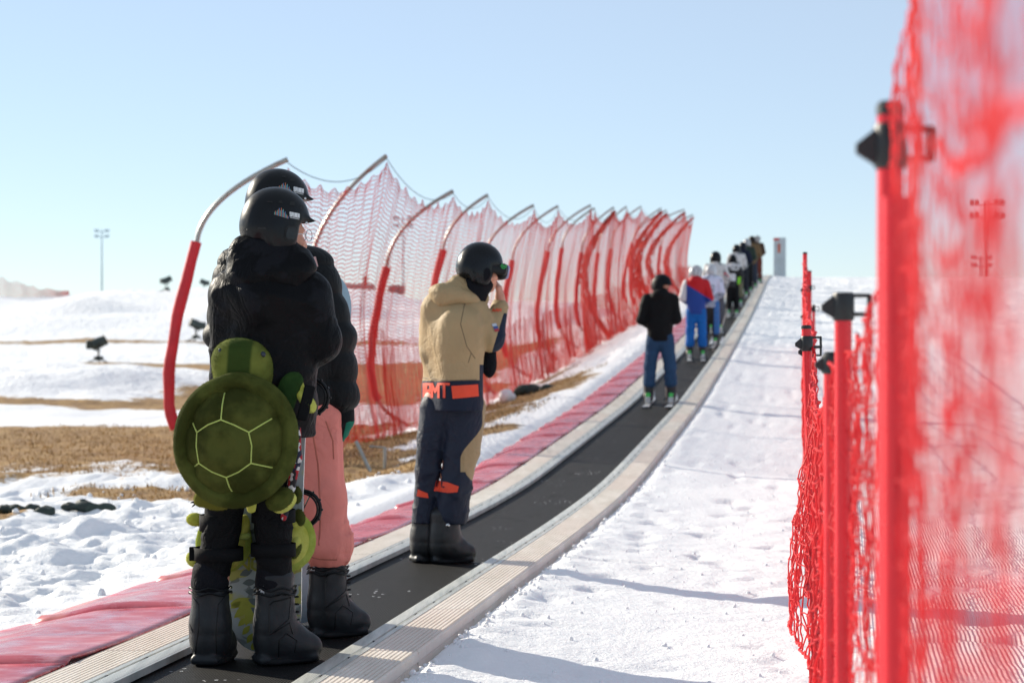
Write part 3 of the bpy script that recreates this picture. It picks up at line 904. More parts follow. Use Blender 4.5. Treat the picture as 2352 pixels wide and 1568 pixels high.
jk = [C_((.045, .0, .90), (.05, .0, 1.02), .165, .165, .06, 1.25), C_((.06, 0, 1.0), (.085, .01, 1.30), .175, .185, .06, 1.35),
      C_((-.055, 0, 1.375), (.205, 0, 1.365), .085, .088, .06), C_((-.085, -.0, 1.36), (-.085, .03, 1.07), .076, .064, .03), C_((-.085, .03, 1.07), (-.04, .24, 1.03), .063, .05, .03),
      C_((.222, 0, 1.345), (.258, .015, 1.19), .082, .072, .04), C_((.258, .015, 1.19), (.18, .24, 1.13), .072, .052, .04),
      C_((.07, -.01, 1.36), (.09, .0, 1.53), .15, .088, .05), C_((.115, .04, .93), (.125, .05, .86), .13, .115, .05, 1.1)]
hd = [E_((.08, -.045, 1.445), (.165, .095, .085), rotm(14, -8), .03), E_((.075, -.075, 1.415), (.13, .055, .085), rotm(20, -8), .05), C_((-.005, -.02, 1.505), (.16, -.01, 1.48), .078, .072, .05),
      E_((.06, -.03, 1.54), (.105, .075, .05), None, .04), E_((.11, .06, 1.485), (.10, .07, .07), None, .05)]
def warp_hood(x, y, z):
    t = vnoise3(x * 7 + z * 6, y * 6, z * 13 - x * 5)
    u = vnoise3(x * 17 + z * 9, y * 14, z * 26 - x * 9 + 4)
    return .030 * np.minimum(np.abs(t), .14) + .014 * np.minimum(np.abs(u), .16) - .005
def warp1(x, y, z):
    # pulls from the shoulders, sleeve rucks at the elbows, crumples towards the hem
    a = vnoise3(x * 6.5 + z * 3, y * 5, z * 3.0 - x * 2.5 + 3)
    b_ = vnoise3(x * 8, y * 8, z * 17 + 9 * x + 5)
    c_ = vnoise3(x * 16 + 3 * z, y * 14, z * 20 - 8 * x)
    arm = smooth(.17, .24, x) + smooth(-.07, -.12, x)
    return .040 * np.minimum(np.abs(a), .12) + .026 * np.minimum(np.abs(b_), .13) * (.35 + arm) + .013 * np.minimum(np.abs(c_), .15) - .008
J1 = solid('jacket', jk, MAT_J1, P1, .007, warp1, lambda F, X, Y, Z: np.maximum(F, .835 - Z))
H1 = solid('hood', hd, MAT_J1, J1, .0065, warp_hood)
tr = [C_((.02, 0.01, .96), (.03, 0.01, .86), .14, .13, .05, 1.2), C_((-.05, 0, .86), (-.105, 0, .5), .095, .064, .04), C_((-.105, 0, .5), (-.146, 0, .31), .064, .064, .03),
      C_((.085, 0, .86), (.085, 0, .5), .095, .064, .04), C_((.085, 0, .5), (.09, 0, .31), .064, .066, .03)]
T1 = solid('trousers', tr, MAT_P1, P1, .007, lambda x, y, z: .045 * np.minimum(np.abs(vnoise3(x * 7, y * 7, z * 22 + 9 * x)), .13) - .006)
for (x, z, hx) in ((-.118, .405, .092), (.085, .42, .084), (-.112, .52, .078), (.085, .545, .082)):
    b = MB()
    pts = [Vector((x + hx * math.cos(a), .004 + (.072 if hx < .09 else .08) * math.sin(a), z)) for a in [i * math.pi / 14 for i in range(29)]]
    hz = .024 if hx > .081 else .03
    b.add([p + ZA * s_ for p in pts for s_ in (-hz, hz)], [(2 * q, 2 * q + 2, 2 * q + 3, 2 * q + 1) for q in range(len(pts) - 1)])
    so = b.build('knee_strap', MAT_STRAP, T1, True)
    md = so.modifiers.new('t', 'SOLIDIFY'); md.thickness = .004
b = MB(); b.box((-.205, -.0, .405), (.022, .004, .026), rotm(0, 0, 12), .003); b.build('strap_end', MAT_STRAP, T1)

bl, Pl, fl = boot('boot', P1, (-.148, .0, 0), 12, .335, .070)
br, Pr, fr = boot('boot', P1, (.092, .0, 0), 63, .335, .074)
for o_ in (bl, br): o_['label'] = 'black snowboard boot with a white size number on the cuff'
bvl, bvr = bvh_of(bl), bvh_of(br)
def put_decal(name, quads, bv, mat, parent, **k): return decal(name, quads, bv, mat, parent, **k)
def txt_local(L, px, py, hpx, wpx, s_): 
    p = L(px, py); return p.x, p.z, hpx / s_, wpx / s_
sc1 = FPX / Z1
x, z, hh_, ww = txt_local(L1, 479, 1342, 10, 6, sc1); put_decal('size_number', text_quads('8', x, z, hh_, ww, w=.2), bvl, MAT_WHITEPRINT, bl, res=.006, lift=.003)
x, z, hh_, ww = txt_local(L1, 600, 1358, 9, 4.6, sc1); put_decal('size_number', text_quads('26', x, z, hh_, ww, w=.2, gap=.4), bvr, MAT_WHITEPRINT, br, res=.006, lift=.003)
x, z, hh_, ww = txt_local(L1, 604, 1340, 5, 6, sc1); put_decal('size_mark', text_quads('^', x, z, hh_, ww, w=.3), bvr, MAT_WHITEPRINT, br, res=.006, lift=.003)
def seams(bo, bv, L, lines, px0=0, py0=0, k=1.):
    b = MB()
    for ln_ in lines:
        p3 = []
        for (p, q) in zip(ln_[:-1], ln_[1:]):
            for t in [i / 5 for i in range(5)]:
                g_ = L(px0 + k * (p[0] + (q[0] - p[0]) * t), py0 + k * (p[1] + (q[1] - p[1]) * t)); hit = bv.ray_cast(Vector((g_.x, -1, g_.z)), YA)[0]
                if hit is not None: p3.append(hit + Vector((0, .0012, 0)))
        if len(p3) > 2: b.tube(p3, .0032, 6)
    if b.v: b.build('seam', MAT_BLACKPLASTIC, bo)
S_ = lambda pts: [((720 + x * .478) / 1.7415, (1950 + y * .478) / 1.7415) for x, y in pts]
RB_ = [S_([(770, 1180), (765, 960), (800, 930), (935, 905), (925, 1080), (860, 1130), (780, 1190)]), S_([(840, 1390), (850, 1250), (905, 1195), (985, 1262), (965, 1385)]), S_([(770, 1200), (930, 1110), (960, 1230)]), S_([(640, 880), (965, 880)])]
seams(br, bvr, L1, RB_)
seams(bl, bvl, L1, [S_([(150, 1370), (185, 1130), (180, 960), (110, 890)]), S_([(330, 1370), (325, 1200), (340, 960), (400, 880)]), S_([(95, 1130), (140, 1200)])])
# padded tongue tops and cuff cords
for (bo, PP, yw) in ((bl, Pl, 12), (br, Pr, 63)):
    solid('boot_liner', [C_(PP(-.005, 0, .30), PP(-.005, 0, .335), .071, .066, .02)], MAT_BLACKKNIT, bo, .008)
    b = MB()
    pts = [Vector(PP(.078 * math.cos(a), .078 * math.sin(a), .262 + .006 * math.sin(a * 5))) for a in [i * math.pi / 12 for i in range(25)]]
    b.tube(pts, .0045, 6); b.tube([p + ZA * .018 for p in pts], .0035, 6)
    for i in range(6): b.tube([Vector(PP(.08, -.03 + .004 * i, .10 + .028 * i)), Vector(PP(.082 - .004 * i * .2, .035, .105 + .028 * i))], .004, 5)
    b.build('boot_lace', MAT_BLACKPLASTIC, bo)
# helmet
hc1 = L1(633, 507); hc1.y = .0
hl1, HP1, HM1 = helmet(P1, hc1, 66, 2, .935)
hbv = bvh_of(hl1)
MAT_PRINTS = [plain('print_teal', '#5f9a94', .6), plain('print_orange', '#b06a4c', .6), plain('print_blue', '#54709a', .6)]
def helmet_marks(hl, bv, L, px, py, sz, q):
    # jagged little mountain of coloured bars, then a line of white lettering with a smaller line under it
    hts = [3, 6, 4.5, 9, 12, 15, 10, 17, 12, 15, 8, 11, 6, 4, 2.5]
    for ci in range(3):
        qs = []
        for i, h_ in enumerate(hts):
            if i % 3 == ci:
                x0 = px + i * 2.1; y0 = py + i * .62
                qs += [[Vector(p) for p in q([(x0, y0 + 3), (x0 + 1.7, y0 + 3.4), (x0 + 1.7, y0 - h_ + .4), (x0, y0 - h_)])]]
        decal('helmet_print', qs, bv, MAT_PRINTS[ci], hl, res=.006, lift=.0025)
    p = L(px + 34, py + 5)
    decal('helmet_lettering', text_quads('SUPLNTEN', p.x, p.z, 8.5 / sz, 2.0 / sz, gap=.25, w=.2, slope=-.17) + text_quads('IIIIIIIII', p.x, p.z - 4.5 / sz, 2.4 / sz, 2.0 / sz, gap=.1, w=.4, slope=-.17), bv, MAT_WHITEPRINT, hl, res=.005, lift=.0025)
helmet_marks(hl1, hbv, L1, 638, 494, sc1, q1)
for (x0, y0, x1, y1) in ((620, 466, 634, 469), (646, 465, 656, 470), (670, 466, 683, 474), (692, 473, 700, 481), (600, 526, 621, 530)):
    decal('vent', [[Vector(p) for p in q1([(x0, y1), (x1, y1 + 1), (x1 - 2, y0), (x0 + 2, y0)])]], hbv, MAT_GREYVENT, hl1, res=.008, lift=.002)
MAT_PADG = plain('grey_ear_pad', '#2b3032', .6, .1, 30, .2, 90, .002, spec=.2)
def octagon(cx_, cy_, w, h, q, n=5):
    out = []
    for i in range(n):      # horizontal slices of a rounded, slanted patch
        y0, y1 = -h + 2 * h * i / n, -h + 2 * h * (i + 1) / n
        f0, f1 = (w * (1 - max(0, abs(y) / h - .55) * .8) for y in (y0, y1))
        out.append([Vector(p) for p in q([(cx_ - f1 - y1 * .12, cy_ + y1), (cx_ + f1 - y1 * .12, cy_ + y1), (cx_ + f0 - y0 * .12, cy_ + y0), (cx_ - f0 - y0 * .12, cy_ + y0)])])
    return out
def ear_pad(hl, bv, q, px, py, w, h):
    decal('ear_recess', octagon(px, py, w + 4, h + 4, q), bv, MAT_GREYVENT, hl, res=.008, lift=.002)
    decal('ear_pad', octagon(px, py, w, h, q), bv, MAT_PADG, hl, res=.008, lift=.005)
ear_pad(hl1, hbv, q1, 676, 539, 11, 13)
MAT_RIVET = plain('steel_rivet', '#cfd2d2', .25, metallic=1.)
for p_ in ((704, 512, -.085), (637, 547, -.105)):
    b = MB(); b.ball(L1(*p_), .0048, 8, 6); b.build('rivet', MAT_RIVET, hl1)
b = MB(); b.tube([Vector(HP1(-.05, -.122, -.045)), Vector(HP1(0, -.130, -.05)), Vector(HP1(.05, -.122, -.045))], .009, 8); b.build('fit_dial', MAT_BLACKPLASTIC, hl1)
# spectacles
MAT_SILVER = plain('thin_silver_metal', '#bfc3c4', .25, metallic=1.)
b = MB(); gc = L1(710, 541, .02)
b.tube(ring_pts(gc, .021, Vector((.45, .9, 0)), ZA), .0016, 6); b.tube(ring_pts(gc + Vector((-.03, .055, 0)), .021, Vector((.45, .9, 0)), ZA), .0016, 6); b.tube([gc + Vector((-.012, -.02, .004)), gc + Vector((-.09, -.05, .004))], .0015, 5)
b.build('spectacles', MAT_SILVER, P1)
# patterned cord hanging beside the turtle
N = NT('red_white_black_braid'); o = N.obj()
v_ = N.n('ShaderNodeTexVoronoi', i={'Scale': 60.0}); N.set(v_.inputs['Vector'], o)
cr = N.n('ShaderNodeValToRGB'); cr.color_ramp.interpolation = 'CONSTANT'
for pos, cc in ((0, '#a02028'), (.25, '#1a1b1f'), (.5, '#c8c8c6'), (.75, '#20243c')):
    e_ = cr.color_ramp.elements[0] if pos == 0 else cr.color_ramp.elements.new(pos); e_.color = lin(cc); e_.position = pos
N.set(cr.inputs[0], N.xyz(v_.outputs['Color'])[0])
MAT_BRAID = N.done(cr.outputs[0], .8)
solid('braided_cord', [C_(tuple(L1(684, 985, -.12)), tuple(L1(683, 1050, -.10)), .012, .016, .01), C_(tuple(L1(683, 1050, -.10)), tuple(L1(668, 1120, -.06)), .018, .016, .01), C_(tuple(L1(668, 1120, -.06)), tuple(L1(652, 1188, -.06)), .016, .013, .01)], MAT_BRAID, P1, .005)
solid('braided_tassel', [C_(tuple(L1(458, 1150, -.1)), tuple(L1(438, 1154, -.12)), .007, .004, .005), C_(tuple(L1(456, 1152, -.1)), tuple(L1(441, 1163, -.12)), .006, .004, .005)], MAT_BRAID, P1, .005)

# ------------------------------------------------------------------ plush turtles
def plush(name, ca, cb, scale=4, lo=.42, hi=.6, axis=None, extra=None):
    N = NT(name); o = N.obj()
    c = N.mix(N.mr(N.noise(o, scale, 5, .6), lo, hi), lin(ca), lin(cb))
    if extra: c = extra(N, o, c)
    nm = N.bump(N.noise(o, 330, 3, .6), .6, .004)
    return N.done(c, .9, nm, spec=.15, sheen=.55, sheen_tint=lin(cb), trans=.22)
MAT_SHELL = plush('olive_green_plush', '#3a3f18', '#5a5f2c')
MAT_RIM = plush('dark_green_plush', '#3c4219', '#5c632e')
MAT_YELLOW = plush('yellow_green_plush', '#b9bd4e', '#d4d672')
MAT_GFLIP = plush('deep_green_plush', '#26411d', '#3a5827')
MAT_PILE = plush('pale_green_pile', '#6d7838', '#8d9850', 30)
MAT_PILE.node_tree.nodes['Mix Shader'].inputs[0].default_value = .55
MAT_SEAM = plain('lime_piping', '#b5c765', .8, .08, 20, sheen=.4)
MAT_THEAD = plush('two_tone_green_plush', '#5c652b', '#7a823c', extra=lambda N, o, c: N.mix(N.mr(N.math('ABSOLUTE', N.math('ADD', N.xyz(o)[0], N.math('MULTIPLY', N.xyz(o)[2], -.06))), .035, .05, .92, 0), c, lin('#31471d')))

OT = L1(547, 1010, -.22) + O1
turtle = empty('plush_turtle', OT, 'large olive green plush turtle with lime seams strapped on the rider in black', 'plush toy')
def LT(px, py, dy=0.): return at(px, py, Z1 - .22 + dy) - OT
def LTz(zx, zy, dy=0.): return LT(390.5 + zx * .293, 758 + zy * .293, dy)
cS = LTz(527, 862); tl = rotm(0, 9, 0)
rim = solid('shell_rim', [E_(tuple(cS + Vector((0, -.022, 0))), (.226, .058, .246), tl, .02), E_(tuple(cS + Vector((0, -.075, 0))), (.196, .082, .217), tl, .012, True)], MAT_RIM, turtle, .0085, lambda x, y, z: .007 * vnoise3(x * 12, y * 12, z * 12))
cD = LTz(511, 870)
hexa = [(425, 695), (530, 735), (640, 790), (664, 895), (655, 1032), (560, 1100), (462, 1143), (350, 1100), (245, 1035), (226, 905), (230, 795), (320, 735), (425, 695)]
lines = [hexa, [(440, 462), (430, 580), (425, 695)], [(640, 793), (808, 690)], [(655, 1032), (842, 1080)], [(462, 1145), (480, 1220), (505, 1283)], [(245, 1035), (188, 1073)], [(230, 795), (178, 702)]]
segs = [(LTz(*p), LTz(*q)) for ln_ in lines for p, q in zip(ln_[:-1], ln_[1:])]
def quilted(x, y, z):
    dm = np.full_like(x, 9.)
    for p, q in segs:
        ex, ez = q.x - p.x, q.z - p.z; t = np.clip(((x - p.x) * ex + (z - p.z) * ez) / (ex * ex + ez * ez + 1e-9), 0, 1)
        dm = np.minimum(dm, np.hypot(x - p.x - t * ex, z - p.z - t * ez))
    return .011 * np.exp(-(dm / .016) ** 2) - .006 * np.exp(-((dm - .045) / .03) ** 2) + .006 * vnoise3(x * 11, y * 11, z * 11)
dome = solid('shell', [E_(tuple(cD + Vector((0, .008, 0))), (.183, .108, .204), tl, .02)], MAT_SHELL, turtle, .007, quilted)
dbv = bvh_of(dome)
b = MB()
for ln_ in lines:
    pts = []
    for a_, b_ in zip(ln_[:-1], ln_[1:]):
        nst = max(2, int(math.dist(a_, b_) / 25))
        for i in range(nst): pts.append((a_[0] + (b_[0] - a_[0]) * i / nst, a_[1] + (b_[1] - a_[1]) * i / nst))
    pts.append(ln_[-1]); p3 = []
    for p in pts:
        g_ = LTz(*p); hit = dbv.ray_cast(Vector((g_.x, -1, g_.z)), YA)[0]
        if hit is not None: p3.append(hit + Vector((0, .0005, 0)))
    if len(p3) > 1: b.tube(p3, .0030, 7)
b.build('seam_piping', MAT_SEAM, dome)
ch = LTz(562, 262, .07)
thead = solid('head', [E_((0, 0, 0), (.112, .085, .094), rotm(0, 14, 0), .02), E_((.004, .01, -.075), (.095, .07, .075), None, .05)], MAT_THEAD, turtle, .0085, lambda x, y, z: .006 * vnoise3(x * 14, y * 14, z * 14), loc=ch)
MAT_BEAD = plain('glossy_bead', '#16202c', .12)
for p_ in (LTz(731, 189, -.0) - ch, LTz(386, 165, .02) - ch + Vector((.006, 0, 0))):
    b = MB(); b.ball(p_, (.009, .008, .011), 12, 8, rotm(0, -20)); b.build('eye', MAT_BEAD, thead)
f1 = solid('flipper', [E_(tuple(LT(655, 918, .05)), (.040, .028, .092), rotm(0, 16), .02), E_(tuple(LT(672, 880, .05)), (.034, .026, .045), rotm(0, 40), .03)], MAT_GFLIP, turtle, .0085)
solid('flipper_lining', [E_(tuple(LT(688, 884, .058)), (.016, .022, .040), rotm(0, -24), .02)], MAT_YELLOW, f1, .007)
f1b = solid('flipper_tip', [E_(tuple(LT(709, 926, .05)), (.022, .020, .038), rotm(0, -30), .02), C_(tuple(LT(690, 905, .05)), tuple(LT(712, 932, .05)), .018, .014, .02)], MAT_YELLOW, f1, .007)
f2 = solid('flipper', [E_(tuple(LT(489, 1150, .03)), (.066, .03, .032), rotm(0, 12), .02), E_(tuple(LT(462, 1143, .03)), (.022, .024, .032), rotm(0, 30), .02)], plush('brownish_plush', '#5a531f', '#7a7a34'), turtle, .0085)
f3 = solid('flipper', [E_(tuple(LT(643, 1146, .03)), (.056, .03, .040), rotm(0, -30), .02)], MAT_RIM, turtle, .0085)
solid('flipper_lining', [E_(tuple(LT(652, 1153, .042)), (.052, .026, .036), rotm(0, -34), .02)], MAT_YELLOW, f3, .0085)
solid('tail', [C_(tuple(LT(577, 1168, .04)), tuple(LT(578, 1150, .04)), .018, .02, .02)], MAT_YELLOW, turtle, .008)
b = MB(); b.box(LT(703, 925, .035), (.020, .008, .065), rotm(0, 14, 0), .004); b.build('strap', MAT_STRAP, turtle)
for o_, n_ in ((rim, 15000), (dome, 11000), (thead, 7000), (f1, 2000), (f2, 2000), (f3, 2000), (f1b, 800)): fuzz(o_, int(n_ * 1.0), .0042, .0007, n_)

def knee_turtle(loc, label, flips, heads):
    t = empty('plush_turtle_knee_pad', O1 + loc, label, 'knee pad', 'plush turtle knee pads')
    bel = solid('belly', [E_((0, 0, 0), (.085, .04, .092), rotm(0, 10), .02)], MAT_YELLOW, t, .007)
    rm = solid('belly_rim', [E_((0, .012, 0), (.107, .032, .118), rotm(0, 10), .012), E_((0, -.03, 0), (.086, .036, .096), rotm(0, 10), .012, True)], plush('lime_plush', '#a3b24a', '#c3d06a'), t, .007)
    sh = solid('shell', [E_((0, .035, 0), (.104, .05, .114), rotm(0, 10), .02)], MAT_SHELL, t, .008)
    for (px, py, r_, ay, mt) in flips:
        p = at(px, py, Z1 + loc.y) - O1 - loc
        fo = solid('flipper', [E_((p.x, -.03, p.z), r_, rotm(0, ay), .02)], mt, t, .0065)
        fuzz(fo, 500, .0045, .0006, int(px))
    fuzz(rm, 3500, .005, .0006, 3); fuzz(bel, 2500, .005, .0006, 4)
    return t
knee_turtle(L1(660, 1243, .10), 'small yellow bellied plush turtle on the right knee of the rider in black',
            [(668, 1184, (.040, .022, .034), 25, MAT_RIM), (669, 1196, (.038, .02, .022), 22, MAT_YELLOW), (690, 1186, (.022, .02, .034), -10, MAT_RIM), (677, 1252, (.022, .02, .042), 30, MAT_YELLOW), (683, 1262, (.016, .018, .036), 24, MAT_RIM), (683, 1135, (.022, .022, .035), 0, MAT_RIM)], None)
knee_turtle(L1(513, 1246, .10), 'small yellow bellied plush turtle on the left knee of the rider in black',
            [(563, 1203, (.022, .022, .040), 5, MAT_YELLOW), (563, 1228, (.026, .02, .014), 0, MAT_SEAM), (541, 1284, (.021, .02, .042), 32, MAT_YELLOW), (452, 1191, (.036, .024, .026), 6, MAT_YELLOW), (445, 1282, (.024, .02, .03), -30, MAT_YELLOW), (597, 1268, (.016, .016, .016), 0, MAT_YELLOW)], None)

# ------------------------------------------------------------------ the snowboard held upright in front of the rider
OB = L1(604, 1500, .19) + O1; OB.z = float(bz(Z1 + .19)) + .006
N = NT('printed_snowboard_base'); o = N.obj(); X = N.xyz(o)
fl_ = N.n('ShaderNodeTexWave', wave_type='RINGS', i={'Scale': 4.2, 'Distortion': 9.0, 'Detail': 1.6, 'Detail Scale': 1.6}); N.set(fl_.inputs['Vector'], N.scalev(o, (1, 0, .8)))
msk = N.mr(N.noise(N.scalev(o, (1, 0, 1)), 5.5, 2), .44, .52)
lowm = N.mr(X[2], .62, .50)
pat = N.math('MULTIPLY', N.math('MULTIPLY', N.mr(fl_.outputs['Fac'], .52, .62), msk), .85)
c1 = N.mix(pat, lin('#aab3b2'), lin('#b3b04a'))
c1 = N.mix(N.math('MULTIPLY', N.math('MULTIPLY', N.mr(N.noise(N.scalev(o, (1, 0, 1)), 7., 2, .5, 2.0), .56, .60), lowm), .7), c1, lin('#5d635f'))
c1 = N.mix(N.math('MULTIPLY', N.mr(X[2], .12, .0), .5), c1, lin('#8fa0a4'))
MAT_BASE = N.done(c1, .35, N.bump(N.noise(o, 200, 2), .05, .001), coat=.3)
MAT_EDGE = plain('steel_board_edge', '#b9bfc0', .3, metallic=.7)
def board_outline(w, ln, n=12):
    """half widths from tail to nose"""
    pts = []
    rad = w / 2 * 1.12
    for i in range(n + 1):
        a = math.pi / 2 * i / n
        pts.append((w / 2 * math.sin(a) ** .8, .17 * (1 - math.cos(a))))
    mid = [(w / 2 * (1 - .07 * math.sin(math.pi * t)), .17 + (ln - .34) * t) for t in [i / 16 for i in range(1, 16)]]
    top = [(x, ln - z) for x, z in pts[::-1]]
    return pts + mid + top
def snowboard(loc, rot, w, ln, label, base_mat, top_mat, text=None):
    bo = empty('snowboard', loc, label, 'snowboard')
    bo.rotation_euler = rot
    out = board_outline(w, ln)
    th = .006
    def curve(z):  # nose and tail kick away from the base
        e = max(0, .17 - z) + max(0, z - (ln - .17))
        return .9 * e * e * 1.4
    V_ = []; F_ = []
    m = len(out); nx = 9
    for face, yo in ((0, -th), (1, th)):
        for (hw, z) in out:
            for j in range(nx):
                V_.append((-hw + 2 * hw * j / (nx - 1), yo + curve(z), z))
        o0 = face * m * nx
        for i in range(m - 1):
            for j in range(nx - 1):
                f_ = (o0 + i * nx + j, o0 + i * nx + j + 1, o0 + (i + 1) * nx + j + 1, o0 + (i + 1) * nx + j)
                F_.append(f_ if face == 0 else f_[::-1])
    o_ = put('base', mesh_from('base', V_[:m * nx], F_[:(m - 1) * (nx - 1)]), base_mat, bo)
    tp = put('topsheet', mesh_from('topsheet', V_[m * nx:], [tuple(i - m * nx for i in f) for f in F_[(m - 1) * (nx - 1):]]), top_mat, bo)
    b = MB()
    for i in range(m - 1):
        for sx in (-1, 1):
            (h0, z0), (h1, z1) = out[i], out[i + 1]
            v = [(sx * h0, -th + curve(z0), z0), (sx * h1, -th + curve(z1), z1), (sx * h1, th + curve(z1), z1), (sx * h0, th + curve(z0), z0)]
            b.add(v, [(0, 1, 2, 3)] if sx < 0 else [(3, 2, 1, 0)])
    b.build('edge', MAT_EDGE, bo)
    return bo, o_
board1, base1 = snowboard(OB, (R(3), R(2.8), R(-6)), .285, 1.48, 'pale snowboard with yellow floral base held upright between two riders in black', MAT_BASE, plain('dark_topsheet', '#24282a', .35))
MAT_LIME = plain('lime_print', '#a9ab43', .5, .1); MAT_GREYPRINT = plain('grey_print', '#66706f', .5, .1)
bb = bvh_of(base1)
decal('base_lettering', text_quads('NGE', -.115, .325, .045, .05, gap=.25, w=.22) + text_quads('SDN', -.03, .395, .03, .028, gap=.25, w=.22), bb, MAT_LIME, board1, res=.012, lift=.0015)
def petal(cx_, cz_, ln_, wd_, an, n=7):
    c, s = math.cos(R(an)), math.sin(R(an)); out = []
    for i in range(n):
        t0, t1 = i / n, (i + 1) / n
        w0, w1 = wd_ * math.sin(math.pi * t0) / 2, wd_ * math.sin(math.pi * t1) / 2
        def P(t, w): u = t * ln_; return Vector((cx_ + u * c - w * s, cz_ + u * s + w * c))
        out.append([P(t0, -w0 - 1e-4), P(t1, -w1 - 1e-4), P(t1, w1 + 1e-4), P(t0, w0 + 1e-4)])
    return out
qs = []; qg = []
for i, a_ in enumerate((200, 225, 250, 275, 300, 330)): qs += petal(-.03 + .02 * math.cos(R(a_)), .22 + .02 * math.sin(R(a_)), .10, .036, a_)
for i in range(6): qs += petal(-.09 + .012 * i, .20 - .03 * i, .05, .022, 215 + 6 * i)
for i in range(5): qg += petal(-.10 + .012 * i, .30 - .03 * i, .055, .026, 25 - 14 * i)
for i in range(5): qs += petal(.07 + .008 * i, .28 - .045 * i, .05, .024, -50)
decal('base_print', qs, bb, MAT_LIME, board1, res=.012, lift=.0012)
decal('base_print', qg, bb, MAT_GREYPRINT, board1, res=.012, lift=.0013)
for zc, xo in ((.985, .10), (.555, .085)):
    b = MB()
    b.box((.03, .03, zc), (.10, .012, .05), None, .006)
    b.tube(ring_pts((xo + .03, .085, zc), .068, XA, ZA, -110, 110), .0075, 8)
    b.tube(ring_pts((xo + .03, .070, zc), .060, XA, ZA, -110, 110), .004, 6)
    b.tube([(xo + .055, .085, zc + .05), (xo + .02, .06, zc - .04)], .003, 5)
    b.box((xo - .02, .06, zc), (.045, .03, .055), None, .01)
    for a_ in range(-90, 91, 30): b.box((xo + .03 + .068 * math.cos(R(a_)), .085, zc + .068 * math.sin(R(a_))), (.011, .005, .004), rotm(0, -a_), .001)
    b.build('binding', MAT_BLACKPLASTIC, board1)
# ------------------------------------------------------------------ second rider: black puffer jacket, salmon trousers
Z2 = 8.1; O2 = at(770, 1455, Z2); O2.z = float(bz(Z2)) + .004
L2, q2 = local(O2, Z2); sc2 = FPX / Z2
MAT_J2 = cloth('matt_black_puffer', '#0f1113', .55, .30, 12, .1, spec=.16)
MAT_P2 = cloth('salmon_pink_trousers', '#d98478', .78, .8, 5, .2, .06)
MAT_GLOVE_G = plain('green_knit_palm', '#17604c', .75, .1, 20, .3, 300, .002)
MAT_GLOVE_B = cloth('black_glove', '#101214', .75, .3, 20)
hc2 = Vector((-.237, .03, 1.778))
glove_w = Vector((.035, .045, .905))
b2 = head_prims(tuple(hc2 + Vector((0, 0, -.015))), 66, 2) + [
    C_((-.24, .02, 1.68), (-.245, .02, 1.55), .06, .065, .03), C_((-.21, .02, .98), (-.24, .02, 1.4), .13, .14, .05, 1.2),
    C_((-.40, .02, 1.5), (-.10, .02, 1.48), .075, .075, .05), C_((-.42, .02, 1.46), (-.455, .04, 1.22), .055, .045), C_((-.455, .04, 1.22), (-.40, .26, 1.08), .042, .032),
    C_((-.085, .02, 1.47), (-.015, .03, 1.2), .055, .045), C_((-.015, .03, 1.2), tuple(glove_w), .042, .028),
    C_((-.3, .02, .95), (-.31, 0, .5), .085, .055), C_((-.31, 0, .5), (-.31, .0, .06), .05, .036), C_((-.08, .02, .95), (-.045, 0, .5), .085, .055), C_((-.045, 0, .5), (-.03, .0, .06), .05, .036),
    C_((-.03, 0, .05), (.07, .03, .04), .034, .028), C_((-.31, 0, .05), (-.22, .05, .04), .034, .028)] + hand_prims(glove_w, (-.02, .12, -1), (-1, .2, 0), .92, (24, 34, 26), thumb=-1, rr=.8) + hand_prims((-.40, .26, 1.08), (.6, .6, .1), (.3, -.3, -.7), 1, (40, 50, 40), thumb=-1)
P2 = solid('person', b2, MAT_SKIN, None, .009, loc=O2)
tag(P2, 'tall person in a black puffer jacket and salmon pink snow trousers', 'person', 'riders standing on the moving carpet')
j2 = [C_((-.21, .02, .99), (-.22, .02, 1.1), .20, .20, .06, 1.3), C_((-.22, .02, 1.1), (-.245, .02, 1.40), .205, .20, .06, 1.3),
      C_((-.385, .02, 1.485), (-.115, .02, 1.475), .098, .096, .06), C_((-.25, .03, 1.53), (-.25, .03, 1.62), .115, .10, .04),
      C_((-.405, .02, 1.47), (-.452, .03, 1.23), .088, .078, .03), C_((-.452, .03, 1.23), (-.40, .24, 1.09), .078, .06, .03),
      C_((-.095, .02, 1.475), (-.025, .02, 1.22), .098, .098, .03), C_((-.025, .02, 1.22), (.010, .035, .97), .098, .082, .03)]
def quilt(x, y, z):
    p = np.abs(np.sin((z + .012 * vnoise3(x * 9, y * 9, z * 3)) * math.pi / .118 + .7))
    return -.017 * (p ** .55) + .008 + .016 * np.minimum(np.abs(vnoise3(x * 14, y * 14, z * 9 + 6 * x)), .15)
J2 = solid('jacket', j2, MAT_J2, P2, .0085, quilt, lambda F, X, Y, Z: np.maximum(F, .885 - Z))
solid('cuff', [C_((.012, .038, .93), (.022, .042, .895), .056, .052, .02)], MAT_GLOVE_B, J2, .008)
t2 = [C_((-.21, .02, .98), (-.20, .02, .88), .175, .165, .06, 1.25), C_((-.085, .02, .88), (-.055, 0, .56), .112, .098, .05), C_((-.055, 0, .56), (-.035, 0, .37), .098, .105, .04), C_((-.035, .0, .37), (-.025, .0, .33), .100, .088, .03),
      C_((-.31, .02, .88), (-.31, 0, .5), .105, .09, .05), C_((-.31, 0, .5), (-.31, 0, .33), .09, .1, .04)]
def warpt2(x, y, z):
    a = vnoise3(x * 9, y * 8, z * 2.6 + 3 * x + 2)
    b_ = vnoise3(x * 7 + 4, y * 7, z * 15 - 9 * x)
    low = smooth(.60, .34, z)
    return .075 * np.minimum(np.abs(a), .13) * (.55 + .4 * (1 - low)) + .085 * np.minimum(np.abs(b_), .13) * low - .014 * np.exp(-((z - .37) / .05) ** 2) - .006
